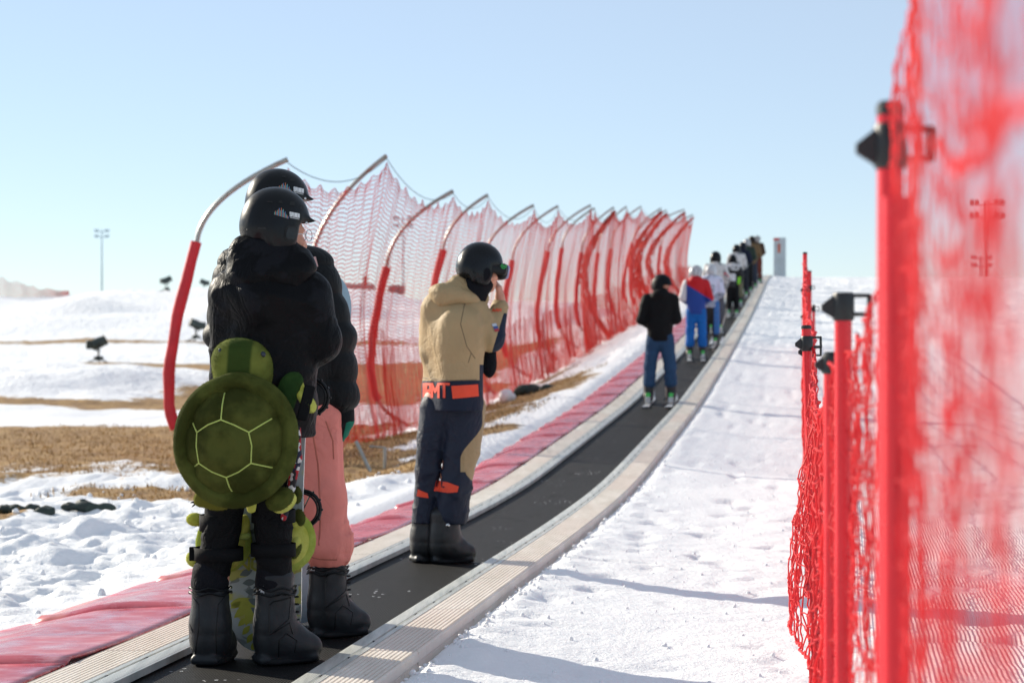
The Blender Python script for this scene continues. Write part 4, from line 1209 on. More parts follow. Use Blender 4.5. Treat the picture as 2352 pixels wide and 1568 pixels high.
T2 = solid('trousers', t2, MAT_P2, P2, .007, warpt2, lambda F, X, Y, Z: np.maximum(F, .285 + .06 * (X + .03) - Z))
g2 = hand_prims(glove_w, (-.02, .12, -1), (-1, .2, 0), .98, (24, 34, 26), thumb=-1, rr=1.28) + [C_(tuple(glove_w + Vector((-.004, 0, .02))), tuple(glove_w + Vector((0, 0, -.03))), .040, .036, .02)]
N = NT('black_and_green_glove'); o = N.obj(); X = N.xyz(o)
gm_ = N.mr(N.math('ADD', X[0], N.math('MULTIPLY', N.math('SUBTRACT', .86, X[2]), .25)), .040, .046)
gm_ = N.math('MULTIPLY', gm_, N.math('LESS_THAN', X[2], .872))
MAT_GLOVE2 = N.done(N.mix(gm_, (.006, .007, .008, 1), lin('#1b6a54')), .75, N.bump(N.noise(o, 200, 3), .4, .003), spec=.2)
solid('glove', g2, MAT_GLOVE2, P2, .0055)
b2r, P2r, f2r = boot('boot', P2, (-.03, .0, 0), 66, .335, .078)
b2l, P2l, f2l = boot('boot', P2, (-.31, .05, 0), 50, .335, .078)
x, z, hh_, ww = txt_local(L2, 716, 1306, 8, 4, sc2); decal('size_number', text_quads('25', x, z, hh_, ww, w=.2, gap=.4), b2r, MAT_WHITEPRINT, b2r, res=.006, lift=.003)
seams(b2r, bvh_of(b2r), L2, [[(x + 128, y - 62) for x, y in ln_] for ln_ in RB_])
for bo, PP in ((b2r, P2r), (b2l, P2l)):
    solid('boot_liner', [C_(PP(-.01, -.0, .30), PP(-.02, .0, .36), .062, .055, .03)], MAT_BLACKKNIT, bo, .009)
    b = MB()
    pts = [Vector(PP(.084 * math.cos(a), .084 * math.sin(a), .262 + .006 * math.sin(a * 5))) for a in [i * math.pi / 12 for i in range(25)]]
    b.tube(pts, .0045, 6); b.tube([p + ZA * .018 for p in pts], .0035, 6)
    for i in range(6): b.tube([Vector(PP(.08, -.03 + .004 * i, .10 + .028 * i)), Vector(PP(.086 - .004 * i * .2, .035, .105 + .028 * i))], .004, 5)
    b.build('boot_lace', MAT_BLACKPLASTIC, bo)
hl2, HP2, HM2 = helmet(P2, hc2, 68, 2, .935)
hbv2 = bvh_of(hl2)
helmet_marks(hl2, hbv2, L2, 644, 435, sc2, q2)
for (x0, y0, x1, y1) in ((650, 405, 660, 409), (668, 411, 680, 417), (690, 423, 699, 430)):
    decal('vent', [[Vector(p) for p in q2([(x0, y1), (x1, y1 + 1), (x1 - 2, y0), (x0 + 2, y0)])]], hbv2, MAT_GREYVENT, hl2, res=.008, lift=.002)
for p_ in ((701, 456, -.08),):
    b = MB(); b.ball(L2(*p_), .0048, 8, 6); b.build('rivet', MAT_RIVET, hl2)
b = MB(); b.tube([Vector(HP2(-.05, -.122, -.045)), Vector(HP2(0, -.130, -.05)), Vector(HP2(.05, -.122, -.045))], .009, 8); b.build('fit_dial', MAT_BLACKPLASTIC, hl2)
# pinkish letters on the collar
bj2 = bvh_of(J2)
decal('collar_lettering', text_quads('BBA', L2(703, 602).x, L2(703, 602).z, .030, .016, gap=.1, w=.3, slope=-.35), bj2, plain('pink_print', '#c9a09b', .6), J2, res=.008, lift=.004)
# his own board, held in front of him: only the nose shows past the shoulder
OB2 = at(684, 1400, Z2 + .32); OB2.z = float(bz(Z2 + .32)) + .01
snowboard(OB2, (R(2), R(3.6), R(12)), .275, 1.50, 'pale blue snowboard held behind the arm of the black puffer jacket', plain('pale_blue_base', '#a9c4d2', .35, .1, 5, coat=.3), plain('pale_blue_topsheet', '#b3cbd6', .35, .1))

# ------------------------------------------------------------------ third rider: sand and navy jacket, hand at the mouth
Z3 = 11.07; O3 = at(1030, 1290, Z3); O3.z = float(bz(Z3)) + .004
L3, q3 = local(O3, Z3); sc3 = FPX / Z3
SAND, NAVY, ORANGE = lin('#a8906b'), lin('#161f31'), lin('#e04422')
N = NT('sand_and_navy_shell'); o = N.obj(); X = N.xyz(o)
nav = N.math('LESS_THAN', N.math('ADD', X[2], N.math('MULTIPLY', X[0], -.02)), 1.012)
elb = N.math('GREATER_THAN', N.math('SUBTRACT', X[0], N.math('MULTIPLY', N.math('SUBTRACT', X[2], 1.17), .30)), .243)
elb = N.math('MULTIPLY', elb, N.math('LESS_THAN', X[2], 1.385))
side = N.math('MULTIPLY', N.math('GREATER_THAN', X[0], .175), N.math('LESS_THAN', X[2], 1.10))
m_ = N.math('MAXIMUM', N.math('MAXIMUM', nav, elb), side)
c1 = N.mix(m_, N.mix(N.mr(N.noise(o, 5, 4), .3, .7), tuple(x * .9 for x in SAND[:3]) + (1,), SAND), NAVY)
MAT_J3 = N.done(c1, .62, cloth_normal(N, o, .35, 7, .15), spec=.2)
N = NT('navy_and_sand_trousers'); o = N.obj(); X = N.xyz(o)
thr = N.math('ADD', N.mr(X[2], .58, .78, .070, .19), N.mr(X[2], .52, .40, 0, .07))
thr = N.math('ADD', thr, N.math('MULTIPLY', N.math('LESS_THAN', X[2], .51), .025))
pan = N.math('GREATER_THAN', X[0], thr)
c1 = N.mix(pan, NAVY, tuple(x * .85 for x in SAND[:3]) + (1,))
MAT_P3 = N.done(c1, .6, cloth_normal(N, o, .45, 7, .15), spec=.3)
MAT_ORANGE = plain('orange_print', ORANGE, .6, .05)
w3 = L3(1149, 690, .09)
b3 = head_prims(tuple(L3(1106, 617)), 74, 10) + [
    C_((.165, .02, 1.58), (.12, .0, 1.46), .06, .065, .03), C_((.03, 0, .95), (.03, 0, 1.35), .13, .14, .05, 1.2), C_((-.06, 0, 1.42), (.13, .03, 1.41), .075, .07, .05),
    C_((-.075, .0, 1.40), (-.085, .05, 1.15), .052, .042), C_((-.085, .05, 1.15), (-.05, .26, 1.11), .040, .030),
    C_((.13, .03, 1.40), (.245, .05, 1.24), .055, .045), C_((.245, .05, 1.24), tuple(w3), .042, .028),
    C_((.02, 0, .95), (.02, 0, .88), .13, .12, .05, 1.2), C_((-.06, 0, .88), (-.12, .03, .48), .085, .055), C_((-.12, .03, .48), (-.145, .04, .06), .05, .036),
    C_((.08, 0, .88), (.02, -.01, .48), .085, .055), C_((.02, -.01, .48), (-.02, .0, .06), .05, .036), C_((-.02, 0, .05), (.09, .03, .04), .034, .028), C_((-.145, .04, .05), (-.05, .09, .04), .034, .028)] + \
    hand_prims(tuple(w3), (-.10, .05, 1), (-.85, .35, .1), .86, (38, 58, 48), thumb=-1) + hand_prims((-.05, .26, 1.11), (.5, .7, 0), (.3, -.3, -.7), 1, (40, 50, 40))
P3 = solid('person', b3, MAT_SKIN, None, .007, loc=O3)
tag(P3, 'person in a sand and navy jacket raising a bare hand to the mouth', 'person', 'riders standing on the moving carpet')
TQ = rotm(0, 0, 32)      # chest turned to the right: the flat of the back looks left, towards the sun
j3 = [B_((.022, .0, 1.00), (.132, .192, .40), .115, TQ, .06), B_((.020, 0, 1.27), (.128, .205, .16), .115, TQ, .05),
      C_((-.045, 0, 1.415), (.125, .02, 1.41), .095, .09, .06), C_((-.075, .0, 1.40), (-.088, .05, 1.15), .075, .066, .016), C_((-.088, .05, 1.15), (-.06, .26, 1.11), .066, .05, .03),
      C_((.128, -.015, 1.395), (.236, -.0, 1.245), .084, .074, .014), C_((.236, -.0, 1.245), tuple(w3 + Vector((-.004, 0, -.035))), .074, .048, .02)]
h3 = [E_((.035, -.045, 1.48), (.148, .092, .062), rotm(0, 12), .03), E_((-.01, -.075, 1.475), (.078, .062, .066), None, .04), C_((.06, -.02, 1.54), (.17, .03, 1.47), .06, .05, .04), E_((.1, .05, 1.47), (.10, .08, .06), None, .04)]
def warp3(x, y, z):
    st = vnoise3(x * 8 + z * 3.4, y * 4, z * 1.3 + x * 3 + 7)
    b_ = vnoise3(x * 7 + 5, y * 7, z * 14 - 10 * x)
    c_ = vnoise3(x * 15 + 3 * z, y * 13, z * 15 - 6 * x)
    arm = smooth(.14, .22, x)
    back = smooth(.96, 1.05, z) * (1 - smooth(1.36, 1.44, z)) * (1 - arm)
    return .075 * np.minimum(np.abs(st), .13) * back * (.35 + np.exp(-((x + .07) / .12) ** 2)) + .034 * np.minimum(np.abs(b_), .13) * (.25 + arm) + .012 * np.minimum(np.abs(c_), .15) - .008
J3 = solid('jacket', j3, MAT_J3, P3, .0075, warp3, lambda F, X, Y, Z: np.maximum(F, .845 - Z))
solid('hood', h3, MAT_J3, J3, .007, lambda x, y, z: warp_hood(x, y, z + .3))
bj3 = bvh_of(J3)
qs = []
for ch, x0, x1 in (('T', 970.5, 976.5), ('R', 979, 990), ('M', 993.5, 1009), ('T', 1012, 1033)):
    p, p1 = L3(x0, 911), L3(x1, 911)
    qs += text_quads(ch, p.x, p.z + (x0 - 970) * .00012, 29 / sc3, p1.x - p.x, w=.20)
decal('back_lettering', qs, bj3, MAT_ORANGE, J3, res=.012)
decal('back_patch', [[Vector(p) for p in q3([(1042, 913), (1101, 908), (1099, 881), (1039, 884)])]], bj3, MAT_ORANGE, J3, res=.015)
decal('cuff_lettering', text_quads('AAM', L3(1131, 715).x, L3(1131, 715).z, .016, .014, gap=.2, w=.25), bj3, MAT_ORANGE, J3, res=.006)
for (c4, hx) in (((1137, 745), '#b9c2cf'), ((1140, 751), '#33508c'), ((1142, 757), '#a83038')):
    decal('sleeve_badge', [[Vector(p) for p in q3([(c4[0] - 5, c4[1] + 5), (c4[0] + 5, c4[1] + 3), (c4[0] + 3, c4[1] - 3), (c4[0] - 7, c4[1] - 1)])]], bj3, plain('badge_' + hx[1:4], hx, .6), J3, res=.01, lift=.005)
t3 = [C_((.025, 0, .95), (.03, 0, .86), .115, .125, .05, 1.2), C_((-.06, .0, .86), (-.118, .02, .50), .092, .070, .03), C_((-.118, .02, .50), (-.138, .035, .22), .068, .066, .02),
      C_((.095, -.01, .86), (.072, -.015, .62), .108, .098, .018), C_((.072, -.015, .62), (.042, -.02, .42), .095, .085, .016), C_((.042, -.02, .42), (.018, -.0, .27), .088, .092, .02)]
def warpt3(x, y, z):
    a = vnoise3(x * 6, y * 6, z * 9 + 7 * x)
    b_ = vnoise3(x * 9 + 4, y * 9, z * 19 - 9 * x)
    knee = np.exp(-((z - .45) / .16) ** 2)
    return .052 * np.minimum(np.abs(a), .13) * (.5 + knee) + .030 * np.minimum(np.abs(b_), .13) * (.3 + knee) - .010
T3 = solid('trousers', t3, MAT_P3, P3, .0075, warpt3, lambda F, X, Y, Z: np.maximum(F, .215 - Z))
def line_seams(o_, L, lines, mat, r=.003):
    b = MB(); bv = bvh_of(o_)
    for ln_ in lines:
        p3 = []
        for (p, q) in zip(ln_[:-1], ln_[1:]):
            for t in [i / 6 for i in range(6)]:
                g_ = L(p[0] + (q[0] - p[0]) * t, p[1] + (q[1] - p[1]) * t); hit = bv.ray_cast(Vector((g_.x, -1, g_.z)), YA)[0]
                if hit is not None and (not p3 or (hit - p3[-1]).length < .08): p3.append(hit + Vector((0, .0008, 0)))
        if len(p3) > 2: b.tube(p3, r, 6)
    if b.v: b.build('seam', mat, o_)
line_seams(J3, L3, [[(1070, 692), (1060, 745), (1074, 795), (1096, 828)], [(1077, 832), (1085, 806)], [(972, 868), (1040, 872), (1106, 870)]], plain('dark_sand_seam', '#6e5c42', .7))
line_seams(T2, L2, [[(716, 950), (735, 1060), (742, 1160), (738, 1262)], [(752, 965), (768, 1010), (770, 1060)], [(706, 1268), (740, 1277), (786, 1279)]], plain('dark_salmon_seam', '#a8604f', .8), .0035)
bt3 = bvh_of(T3)
decal('knee_patch', [[Vector(p) for p in q3(a)] for a in ([(997, 1126), (1030, 1128), (1030, 1104), (1003, 1102)], [(1030, 1128), (1052, 1126), (1055, 1113), (1030, 1104)])], bt3, MAT_ORANGE, T3, res=.015)
decal('knee_patch', [[Vector(p) for p in q3([(957, 1138), (985, 1142), (983, 1131), (960, 1122)])]], bt3, MAT_ORANGE, T3, res=.015)
for (y0, hx) in ((1060, '#a83038'), (1068, '#33508c'), (1075, '#b9c2cf')):
    b = MB(); b.box(L3(1089, y0, -.03), (.006, .012, .009), None, .002); b.build('side_tag', plain('tag_' + hx[1:4], hx, .6), T3)
MAT_BOOT3 = plain('black_boot_leather', '#131517', .5, .12, 10, .2, 60, .003)
b3r, P3r, f3r = boot('boot', P3, (-.022, .0, 0), 72, .285, .088, MAT_BOOT3, s=1.0)
b3l, P3l, f3l = boot('boot', P3, (-.135, .05, 0), 60, .26, .075, MAT_BOOT3)
b = MB(); b.ball((.0, -.093, .215), (.011, .004, .011), 10, 6); b.build('dial', MAT_RIVET, b3r)
hl3, HP3, HM3 = helmet(P3, L3(1103, 607), 76, 10, .93, plain('black_gloss_helmet', '#0b0e12', .3, .1, 9, coat=.15, spec=.2))
solid('balaclava', [C_(tuple(L3(1098, 640)), tuple(L3(1085, 675)), .082, .085, .03), E_(tuple(L3(1112, 655, .0)), (.05, .06, .035), None, .03)], MAT_BLACKKNIT, P3, .009)
solid('ear_pad', [E_(HP3(.102, .0, -.06), (.05, .016, .048), None, .02)], MAT_BLACKKNIT, hl3, .008)
gg = solid('goggles', [B_(HP3(0, .130, -.022), (.082, .034, .046), .03, HM3, .01), B_(HP3(0, .09, -.020), (.100, .05, .022), .01, HM3, .01)], MAT_BLACKPLASTIC, P3, .007)
solid('goggle_lens', [B_(HP3(0, .152, -.022), (.074, .018, .040), .015, HM3, .01)], plain('lilac_mirror_lens', '#8a86a8', .15, coat=.5), gg, .007)
bgg = bvh_of(gg)
gp = L3(1157, 612)
qs = []
for a in range(0, 360, 30):
    qs += stroke_quads([(gp.x + .014 * math.cos(R(a)), gp.z + .014 * math.sin(R(a))), (gp.x + .014 * math.cos(R(a + 30)), gp.z + .014 * math.sin(R(a + 30)))], .0045)
qs += text_quads('N', gp.x - .005, gp.z - .006, .012, .010, w=.3)
q_ = decal('goggle_badge', qs, bgg, plain('green_print', '#2fb24c', .5), gg, res=.006)
# a black mitten hanging from the wrist
mc = L3(1124, 826, .04)
mt = solid('mitten', [E_((.0, 0, -.02), (.043, .036, .082), None, .02), C_((.0, 0, .05), (.004, 0, .1), .034, .026, .03), C_((-.02, 0, .0), (-.035, 0, -.05), .018, .016, .02)], MAT_BLACKKNIT, P3, .008, loc=mc)

# ------------------------------------------------------------------ the riders higher up, each with garments, headgear and skis
def col_mat(name, c, rough=.7): return cloth(name, c, rough, .4, 6, .1)
MAT_BIND = plain('white_binding', '#b8bcbc', .4)
def rider(px, Zd, py=None, H=1.72, label='', jacket=None, trousers=None, helm=None, glove=None, boots=None, yaw=10, headyaw=None, wide=1.0, legs=.10, arms=('bent', 'bent'), h=.016, skis=True, ski_col='#c9cdd0', hood=False, skirt=.80, pitch=6, lean=0, dv=None, belt_z=None):
    O = at(px, 784, Zd); O.z = float(bz(Zd)) + .03
    s = H / 1.75
    c, sn = math.cos(R(yaw)), math.sin(R(yaw))
    def W(x, y, z): return (x * c * s + y * sn * s, -x * sn * s + y * c * s, z * s)
    hy = yaw if headyaw is None else headyaw
    hc = W(.0 + lean, .04, 1.615)
    def arm(sx, mode):
        sh = (sx * .175 * wide, 0, 1.40)
        if mode == 'bent': return sh, (sx * .245 * wide, -.02, 1.13), (sx * .17, .22, 1.06)
        if mode == 'down': return sh, (sx * .25 * wide, -.01, 1.12), (sx * .25 * wide, .07, .86)
        if mode == 'front': return sh, (sx * .215 * wide, .02, 1.14), (sx * .04, .24, 1.16)
        if mode == 'face': return sh, (sx * .21 * wide, .08, 1.15), (sx * .09, .22, 1.42)
        if mode == 'back': return sh, (sx * .26 * wide, -.08, 1.14), (sx * .2, -.02, .95)
    body = head_prims(hc, hy, pitch, s) + [C_(W(lean, .03, 1.53), W(lean * .7, 0, 1.42), .06 * s, .065 * s, .03), C_(W(0, 0, .95), W(lean * .6, 0, 1.33), .12 * s, .14 * s, .05, 1.2)]
    jak = [C_(W(0, 0, skirt + .06), W(0, 0, 1.02), .168 * s * wide, .165 * s * wide, .05, 1.2), C_(W(0, 0, 1.02), W(lean * .7, 0, 1.30), .165 * s * wide, .18 * s * wide, .05, 1.3), C_(W(-.10 + lean * .8, 0, 1.40), W(.10 + lean * .8, 0, 1.40), .09 * s * wide, .09 * s * wide, .05), C_(W(lean, .01, 1.46), W(lean, .02, 1.51), .09 * s, .085 * s, .03)]
    if hood: jak.append(E_(W(lean, -.07, 1.46), (.13 * s, .09 * s, .08 * s), None, .04))
    gl = []
    for sx, m in ((-1, arms[0]), (1, arms[1])):
        a, b_, e = arm(sx, m)
        body += [C_(W(*a), W(*b_), .055 * s, .045 * s), C_(W(*b_), W(*e), .042 * s, .03 * s)]
        jak += [C_(W(*a), W(*b_), .082 * s, .074 * s, .03), C_(W(*b_), W(*e), .074 * s, .056 * s, .03)]
        d = Vector(W(*e)) - Vector(W(*b_)); d.normalize()
        body += hand_prims(W(*e), tuple(d), (-sx, .2, -.3), s * .95, (30, 42, 34), thumb=sx, rr=1.1)
        gl.append((e, d, sx))
    for sx in (-1, 1):
        body += [C_(W(sx * .08, 0, .92), W(sx * legs, .01, .5), .085 * s, .055 * s), C_(W(sx * legs, .01, .5), W(sx * legs * 1.15, .0, .08), .05 * s, .036 * s), C_(W(sx * legs * 1.15, 0, .06), W(sx * legs * 1.15, .12, .05), .034 * s, .028 * s)]
    P = solid('person', body, MAT_SKIN, None, h * .85, loc=O)
    tag(P, label, 'person', 'riders standing on the moving carpet')
    J = solid('jacket', jak, jacket, P, h, folds(.012, (5, 5, 6), px * .1), lambda F, X, Y, Z: np.maximum(F, skirt * s - Z))
    tr = [C_(W(0, 0, .95), W(0, 0, .88), .15 * s, .15 * s, .05, 1.15)]
    for sx in (-1, 1):
        tr += [C_(W(sx * .085, 0, .87), W(sx * legs, .01, .5), .105 * s, .085 * s, .04), C_(W(sx * legs, .01, .5), W(sx * legs * 1.1, 0, .26), .083 * s, .086 * s, .03)]
    T = solid('trousers', tr, trousers, P, h, folds(.012, (5, 5, 10), px * .2), lambda F, X, Y, Z: np.maximum(F, .20 * s - Z))
    for e, d, sx in gl:
        if glove is not None: solid('glove', hand_prims(W(*e), tuple(d), (-sx, .2, -.3), s, (30, 42, 34), thumb=sx, rr=1.4), glove, P, max(.009, h * .6))
    hl = None
    if helm is not None: hl, HP, HM = helmet(P, hc, hy, pitch, s * 1.02, helm, max(.009, h * .7))
    for sx in (-1, 1):
        base = Vector(W(sx * legs * 1.15, 0, 0)); f = Vector((sn, c, 0)); rt = Vector((c, -sn, 0)); M = rotm(0, 0, -yaw)
        bo = solid('boot', [C_(tuple(base + ZA * .12 + f * -.01), tuple(base + ZA * .31 * s + f * .03), .07 * s, .078 * s, .03), B_(tuple(base + f * .04 + ZA * .06), (.055, .16, .05), .03, M, .04)], boots or MAT_BOOT3, P, max(.011, h * .8))
        b = MB(); b.box(base + f * .02 - f * .12 + ZA * .10, (.03, .02, .03), M, .005); b.build('buckle', plain('green_buckle', '#49c05a', .5) if sx < 2 else None, bo)
        if skis:
            b = MB(); n = 14; V_ = []
            for i in range(n + 1):
                t = i / n; yy_ = -.72 + 1.60 * t
                tipz = max(0, t - .88) ** 2 * 8 + max(0, .06 - t) ** 2 * 4
                wd = .045 * (1 - .18 * math.sin(math.pi * t)) * (1 - max(0, (t - .9) / .1) ** 2 * .75)
                pz = float(bz(O.y + yy_)) - float(bz(O.y))
                for sd, zz in ((-1, 0), (1, 0), (1, .012), (-1, .012)):
                    V_.append(base + f * yy_ + rt * sd * wd + ZA * (tipz + zz - .024 + pz))
            F_ = []
            for i in range(n):
                for k in range(4):
                    j = (k + 1) % 4; F_.append((i * 4 + k, i * 4 + j, i * 4 + 4 + j, i * 4 + 4 + k))
            F_ += [(3, 2, 1, 0), (n * 4, n * 4 + 1, n * 4 + 2, n * 4 + 3)]
            b.add(V_, F_)
            sk = b.build('ski', plain('ski_topsheet', ski_col, .35, .3, 9), P)
            b = MB(); b.box(base + f * .21 + ZA * .03, (.035, .04, .035), M, .01); b.build('toe_piece', MAT_BIND, sk)
            b = MB(); b.box(base - f * .15 + ZA * .035, (.035, .05, .04), M, .01); b.build('heel_piece', MAT_BIND, sk)
    return P, J, T, hl, O, s
MAT_BLK = col_mat('black_down_fabric', '#0f1012'); MAT_JEANS = col_mat('blue_denim', '#2b4664', .8)
r4, J4, T4, hl4, O4, s4 = rider(1516, 27.0, H=1.74, label='person in a black jacket and blue jeans on skis looking back to the right', jacket=MAT_BLK, trousers=MAT_JEANS, helm=plain('dark_helmet', '#101418', .5, spec=.12), yaw=8, headyaw=122, legs=.135, arms=('bent', 'front'), hood=True, h=.013, lean=.02, skirt=.83, pitch=8)
eyes(Vector((.045 * s4, .045, 1.615 * s4)), 122, 8, s4, r4)
# red and blue jacket
N = NT('red_and_blue_jacket'); o = N.obj(); X = N.xyz(o)
dg = N.math('GREATER_THAN', N.math('ADD', X[2], N.math('MULTIPLY', X[0], .62)), 1.22)
c1 = N.mix(dg, lin('#1d3f8c'), lin('#b8141f'))
c1 = N.mix(N.math('MULTIPLY', N.math('LESS_THAN', X[0], -.185), N.math('GREATER_THAN', X[2], 1.02)), c1, lin('#c9c6c8'))
MAT_RB = N.done(c1, .6, cloth_normal(N, o, .35, 6, .1), spec=.3)
N = NT('black_and_white_helmet'); o = N.obj()
wv = N.n('ShaderNodeTexWave', i={'Scale': 7.0, 'Distortion': 4.0}); N.set(wv.inputs['Vector'], o)
MAT_STRIPEH = N.done(N.mix(N.mr(wv.outputs['Fac'], .55, .65), (.7, .71, .72, 1), (.03, .03, .035, 1)), .35, coat=.4)
r5, J5, T5, hl5, O5, s5 = rider(1599, 36.3, H=1.69, label='person in a red and blue diagonal jacket with bright blue trousers', jacket=MAT_RB, trousers=col_mat('bright_blue_trousers', '#1c62ad'), helm=MAT_STRIPEH, glove=MAT_GLOVE_B, yaw=5, headyaw=45, legs=.11, hood=True, h=.016, skirt=.82, arms=('bent', 'bent'), wide=1.02)
MAT_GREYW = NT('white_grey_camouflage'); N = MAT_GREYW; o = N.obj()
c1 = N.mix(N.mr(N.noise(o, 6, 3), .46, .54), lin('#c9c8c6'), lin('#86878a')); c1 = N.mix(N.mr(N.noise(o, 7.7, 1), .66, .70), c1, lin('#c8343a'))
MAT_CAMO = N.done(c1, .7, cloth_normal(N, o, .35, 6, .1))
N = NT('lilac_white_jacket'); o = N.obj(); MAT_LIL = N.done(N.mix(N.mr(N.noise(o, 6, 3), .5, .56), lin('#cfd3e6'), lin('#8d97a8')), .65, cloth_normal(N, o, .35, 6, .1))
N = NT('black_and_blue_trousers'); o = N.obj(); X = N.xyz(o); MAT_BB = N.done(N.mix(N.math('GREATER_THAN', X[0], .05), (.008, .009, .011, 1), lin('#2a62a0')), .7, cloth_normal(N, o, .35, 6, .1))
rider(1633, 40.0, H=1.62, label='person in a lilac white jacket and black and blue trousers half hidden ahead', jacket=MAT_LIL, trousers=MAT_BB, helm=plain('white_helmet', '#b9bec2', .4), glove=MAT_GLOVE_B, yaw=15, headyaw=30, h=.02)
rider(1644, 44.6, H=1.78, label='tall person in a white and grey camouflage jacket with a black helmet', jacket=MAT_CAMO, trousers=col_mat('grey_trousers', '#55545c'), helm=MAT_HELMET, glove=col_mat('orange_tan_glove', '#b5673f'), yaw=5, headyaw=25, h=.02, arms=('bent', 'back'))
N = NT('black_jersey_white_yoke'); o = N.obj(); X = N.xyz(o)
c1 = N.mix(N.math('GREATER_THAN', X[2], 1.24), (.008, .008, .01, 1), lin('#c6c3c4')); c1 = N.mix(N.mr(N.noise(o, 6, 2), .6, .66), c1, (.03, .03, .035, 1))
MAT_JER = N.done(c1, .65, cloth_normal(N, o, .35, 6, .1))
r8, J8, T8, hl8, O8, s8 = rider(1683, 51, H=1.55, label='person in a black jersey with white letters and a green tag on the back', jacket=MAT_JER, trousers=col_mat('black_trousers', '#101114'), helm=plain('dark_brown_helmet', '#101418', .5, spec=.12), glove=col_mat('orange_brown_glove', '#a8643f'), yaw=8, headyaw=20, h=.02, arms=('back', 'back'))
bj8 = bvh_of(J8)
decal('back_lettering', text_quads('KO', -.15, 1.17, .17, .13, gap=.2, w=.22), bj8, plain('white_letters', '#d6d6d6', .6), J8, res=.03, lift=.01)
decal('race_bib', [[Vector(p) for p in ((-.10, .88), (.06, .88), (.06, 1.06), (-.10, 1.06))]], bj8, plain('white_bib', '#cfcfd4', .6), J8, res=.03, lift=.01)
decal('green_tag', [[Vector(p) for p in ((.11, .78), (.18, .78), (.19, .98), (.12, .98))]], bj8, plain('neon_green_tag', '#86dd3c', .6), J8, res=.03, lift=.01)
rider(1692, 56, H=1.70, label='person in a grey and white jacket with olive trousers', jacket=MAT_CAMO, trousers=col_mat('olive_trousers', '#6d6a55'), helm=plain('black_round_helmet', '#15171a', .4, spec=.15), glove=MAT_GLOVE_B, yaw=5, headyaw=15, h=.022)
rider(1716, 63.2, H=1.70, label='person in a dark green jacket between the navy and the brown jackets', jacket=col_mat('dark_green_jacket', '#2c3a33'), trousers=col_mat('black_ski_trousers', '#17181b'), helm=plain('white_round_helmet', '#a9adaf', .4), glove=MAT_GLOVE_B, yaw=5, headyaw=25, h=.022)
rider(1706, 60.5, H=1.66, label='person in a plain navy jacket near the top of the carpet', jacket=col_mat('navy_jacket', '#1c2233'), trousers=col_mat('dark_trousers', '#25282f'), helm=plain('navy_helmet', '#1a1f28', .4, spec=.15), glove=MAT_GLOVE_B, yaw=8, headyaw=20, h=.022)
rider(1727, 66, H=1.72, label='person in a brown jacket near the top of the carpet', jacket=col_mat('brown_jacket', '#6e5a41'), trousers=col_mat('slate_trousers', '#343a46'), helm=plain('brown_black_helmet', '#2a2420', .4, spec=.15), glove=col_mat('rust_glove', '#8d4f37'), yaw=5, headyaw=-20, h=.022, arms=('face', 'bent'), wide=1.1)
rider(1739, 69, H=1.66, label='person in a dark brown jacket topmost on the carpet', jacket=col_mat('dark_brown_jacket', '#4a3a2f'), trousers=col_mat('rust_trousers', '#6b3a30'), helm=plain('grey_white_helmet', '#9a9a98', .4), glove=MAT_GLOVE_B, yaw=15, headyaw=60, h=.022)
# ski poles carried by two of the riders
def ski_pole(a, b_, label):
    t = empty('ski_pole', a, label, 'ski pole')
    v = Vector(b_) - Vector(a)
    b = MB(); b.tube([(0, 0, 0), v], [.007, .010], 6); b.build('shaft', plain('pole_shaft', '#b7a79b', .4, metallic=.3), t)
    b = MB(); b.tube([v * .96, v * 1.06], [.015, .018], 8); b.build('grip', MAT_BLACKPLASTIC, t)
    b = MB(); b.ball(v * .06, (.045, .045, .01), 10, 6); b.build('basket', MAT_BLACKPLASTIC, t)
    return t
pA = at(1637, 800, 38.5); pA.z = float(bz(38.5)) + .01
ski_pole(pA, at(1670, 716, 44.2), 'pale ski pole leaning from the glove of the camouflage jacket')
pB = at(1503, 900, 27.3); pB.z = float(bz(27.3)) + .01
pB.x = at(1530, 900, 27.3).x
ski_pole(pB, at(1527, 790, 27.2) , 'thin dark ski pole standing between the legs in blue jeans')
# ------------------------------------------------------------------ netting: real cords
def cords(polys, r, n=3):
    """polys: (m, k, 3) array of m polylines with k points -> one set of verts and faces"""
    P = np.asarray(polys, dtype=np.float64)
    m, k, _ = P.shape
    T = np.zeros_like(P); T[:, 1:-1] = P[:, 2:] - P[:, :-2]; T[:, 0] = P[:, 1] - P[:, 0]; T[:, -1] = P[:, -1] - P[:, -2]
    T /= np.linalg.norm(T, axis=2, keepdims=True) + 1e-9
    ref = np.where(np.abs(T[..., 2:3]) > .85, np.array([1., 0, 0]), np.array([0, 0, 1.]))
    U = np.cross(T, ref); U /= np.linalg.norm(U, axis=2, keepdims=True) + 1e-9
    W = np.cross(T, U)
    rings = [P + (U * math.cos(2 * math.pi * a / n) + W * math.sin(2 * math.pi * a / n)) * r for a in range(n)]
    V_ = np.stack(rings, 2).reshape(-1, 3)
    base = (np.arange(m)[:, None] * k + np.arange(k - 1)[None, :]).ravel() * n
    F_ = np.concatenate([np.stack([base + a, base + (a + 1) % n, base + n + (a + 1) % n, base + n + a], -1) for a in range(n)])
    return V_, F_
def cord_mesh(name, sets, mat, parent=None, loc=None):
    vs_, fs_ = [], []; o_ = 0
    for v, f in sets:
        vs_.append(v); fs_.append(f + o_); o_ += len(v)
    me = mesh_from(name, np.concatenate(vs_) - (np.array(loc) if loc is not None else 0), np.concatenate(fs_), True)
    return put(name, me, mat, parent)

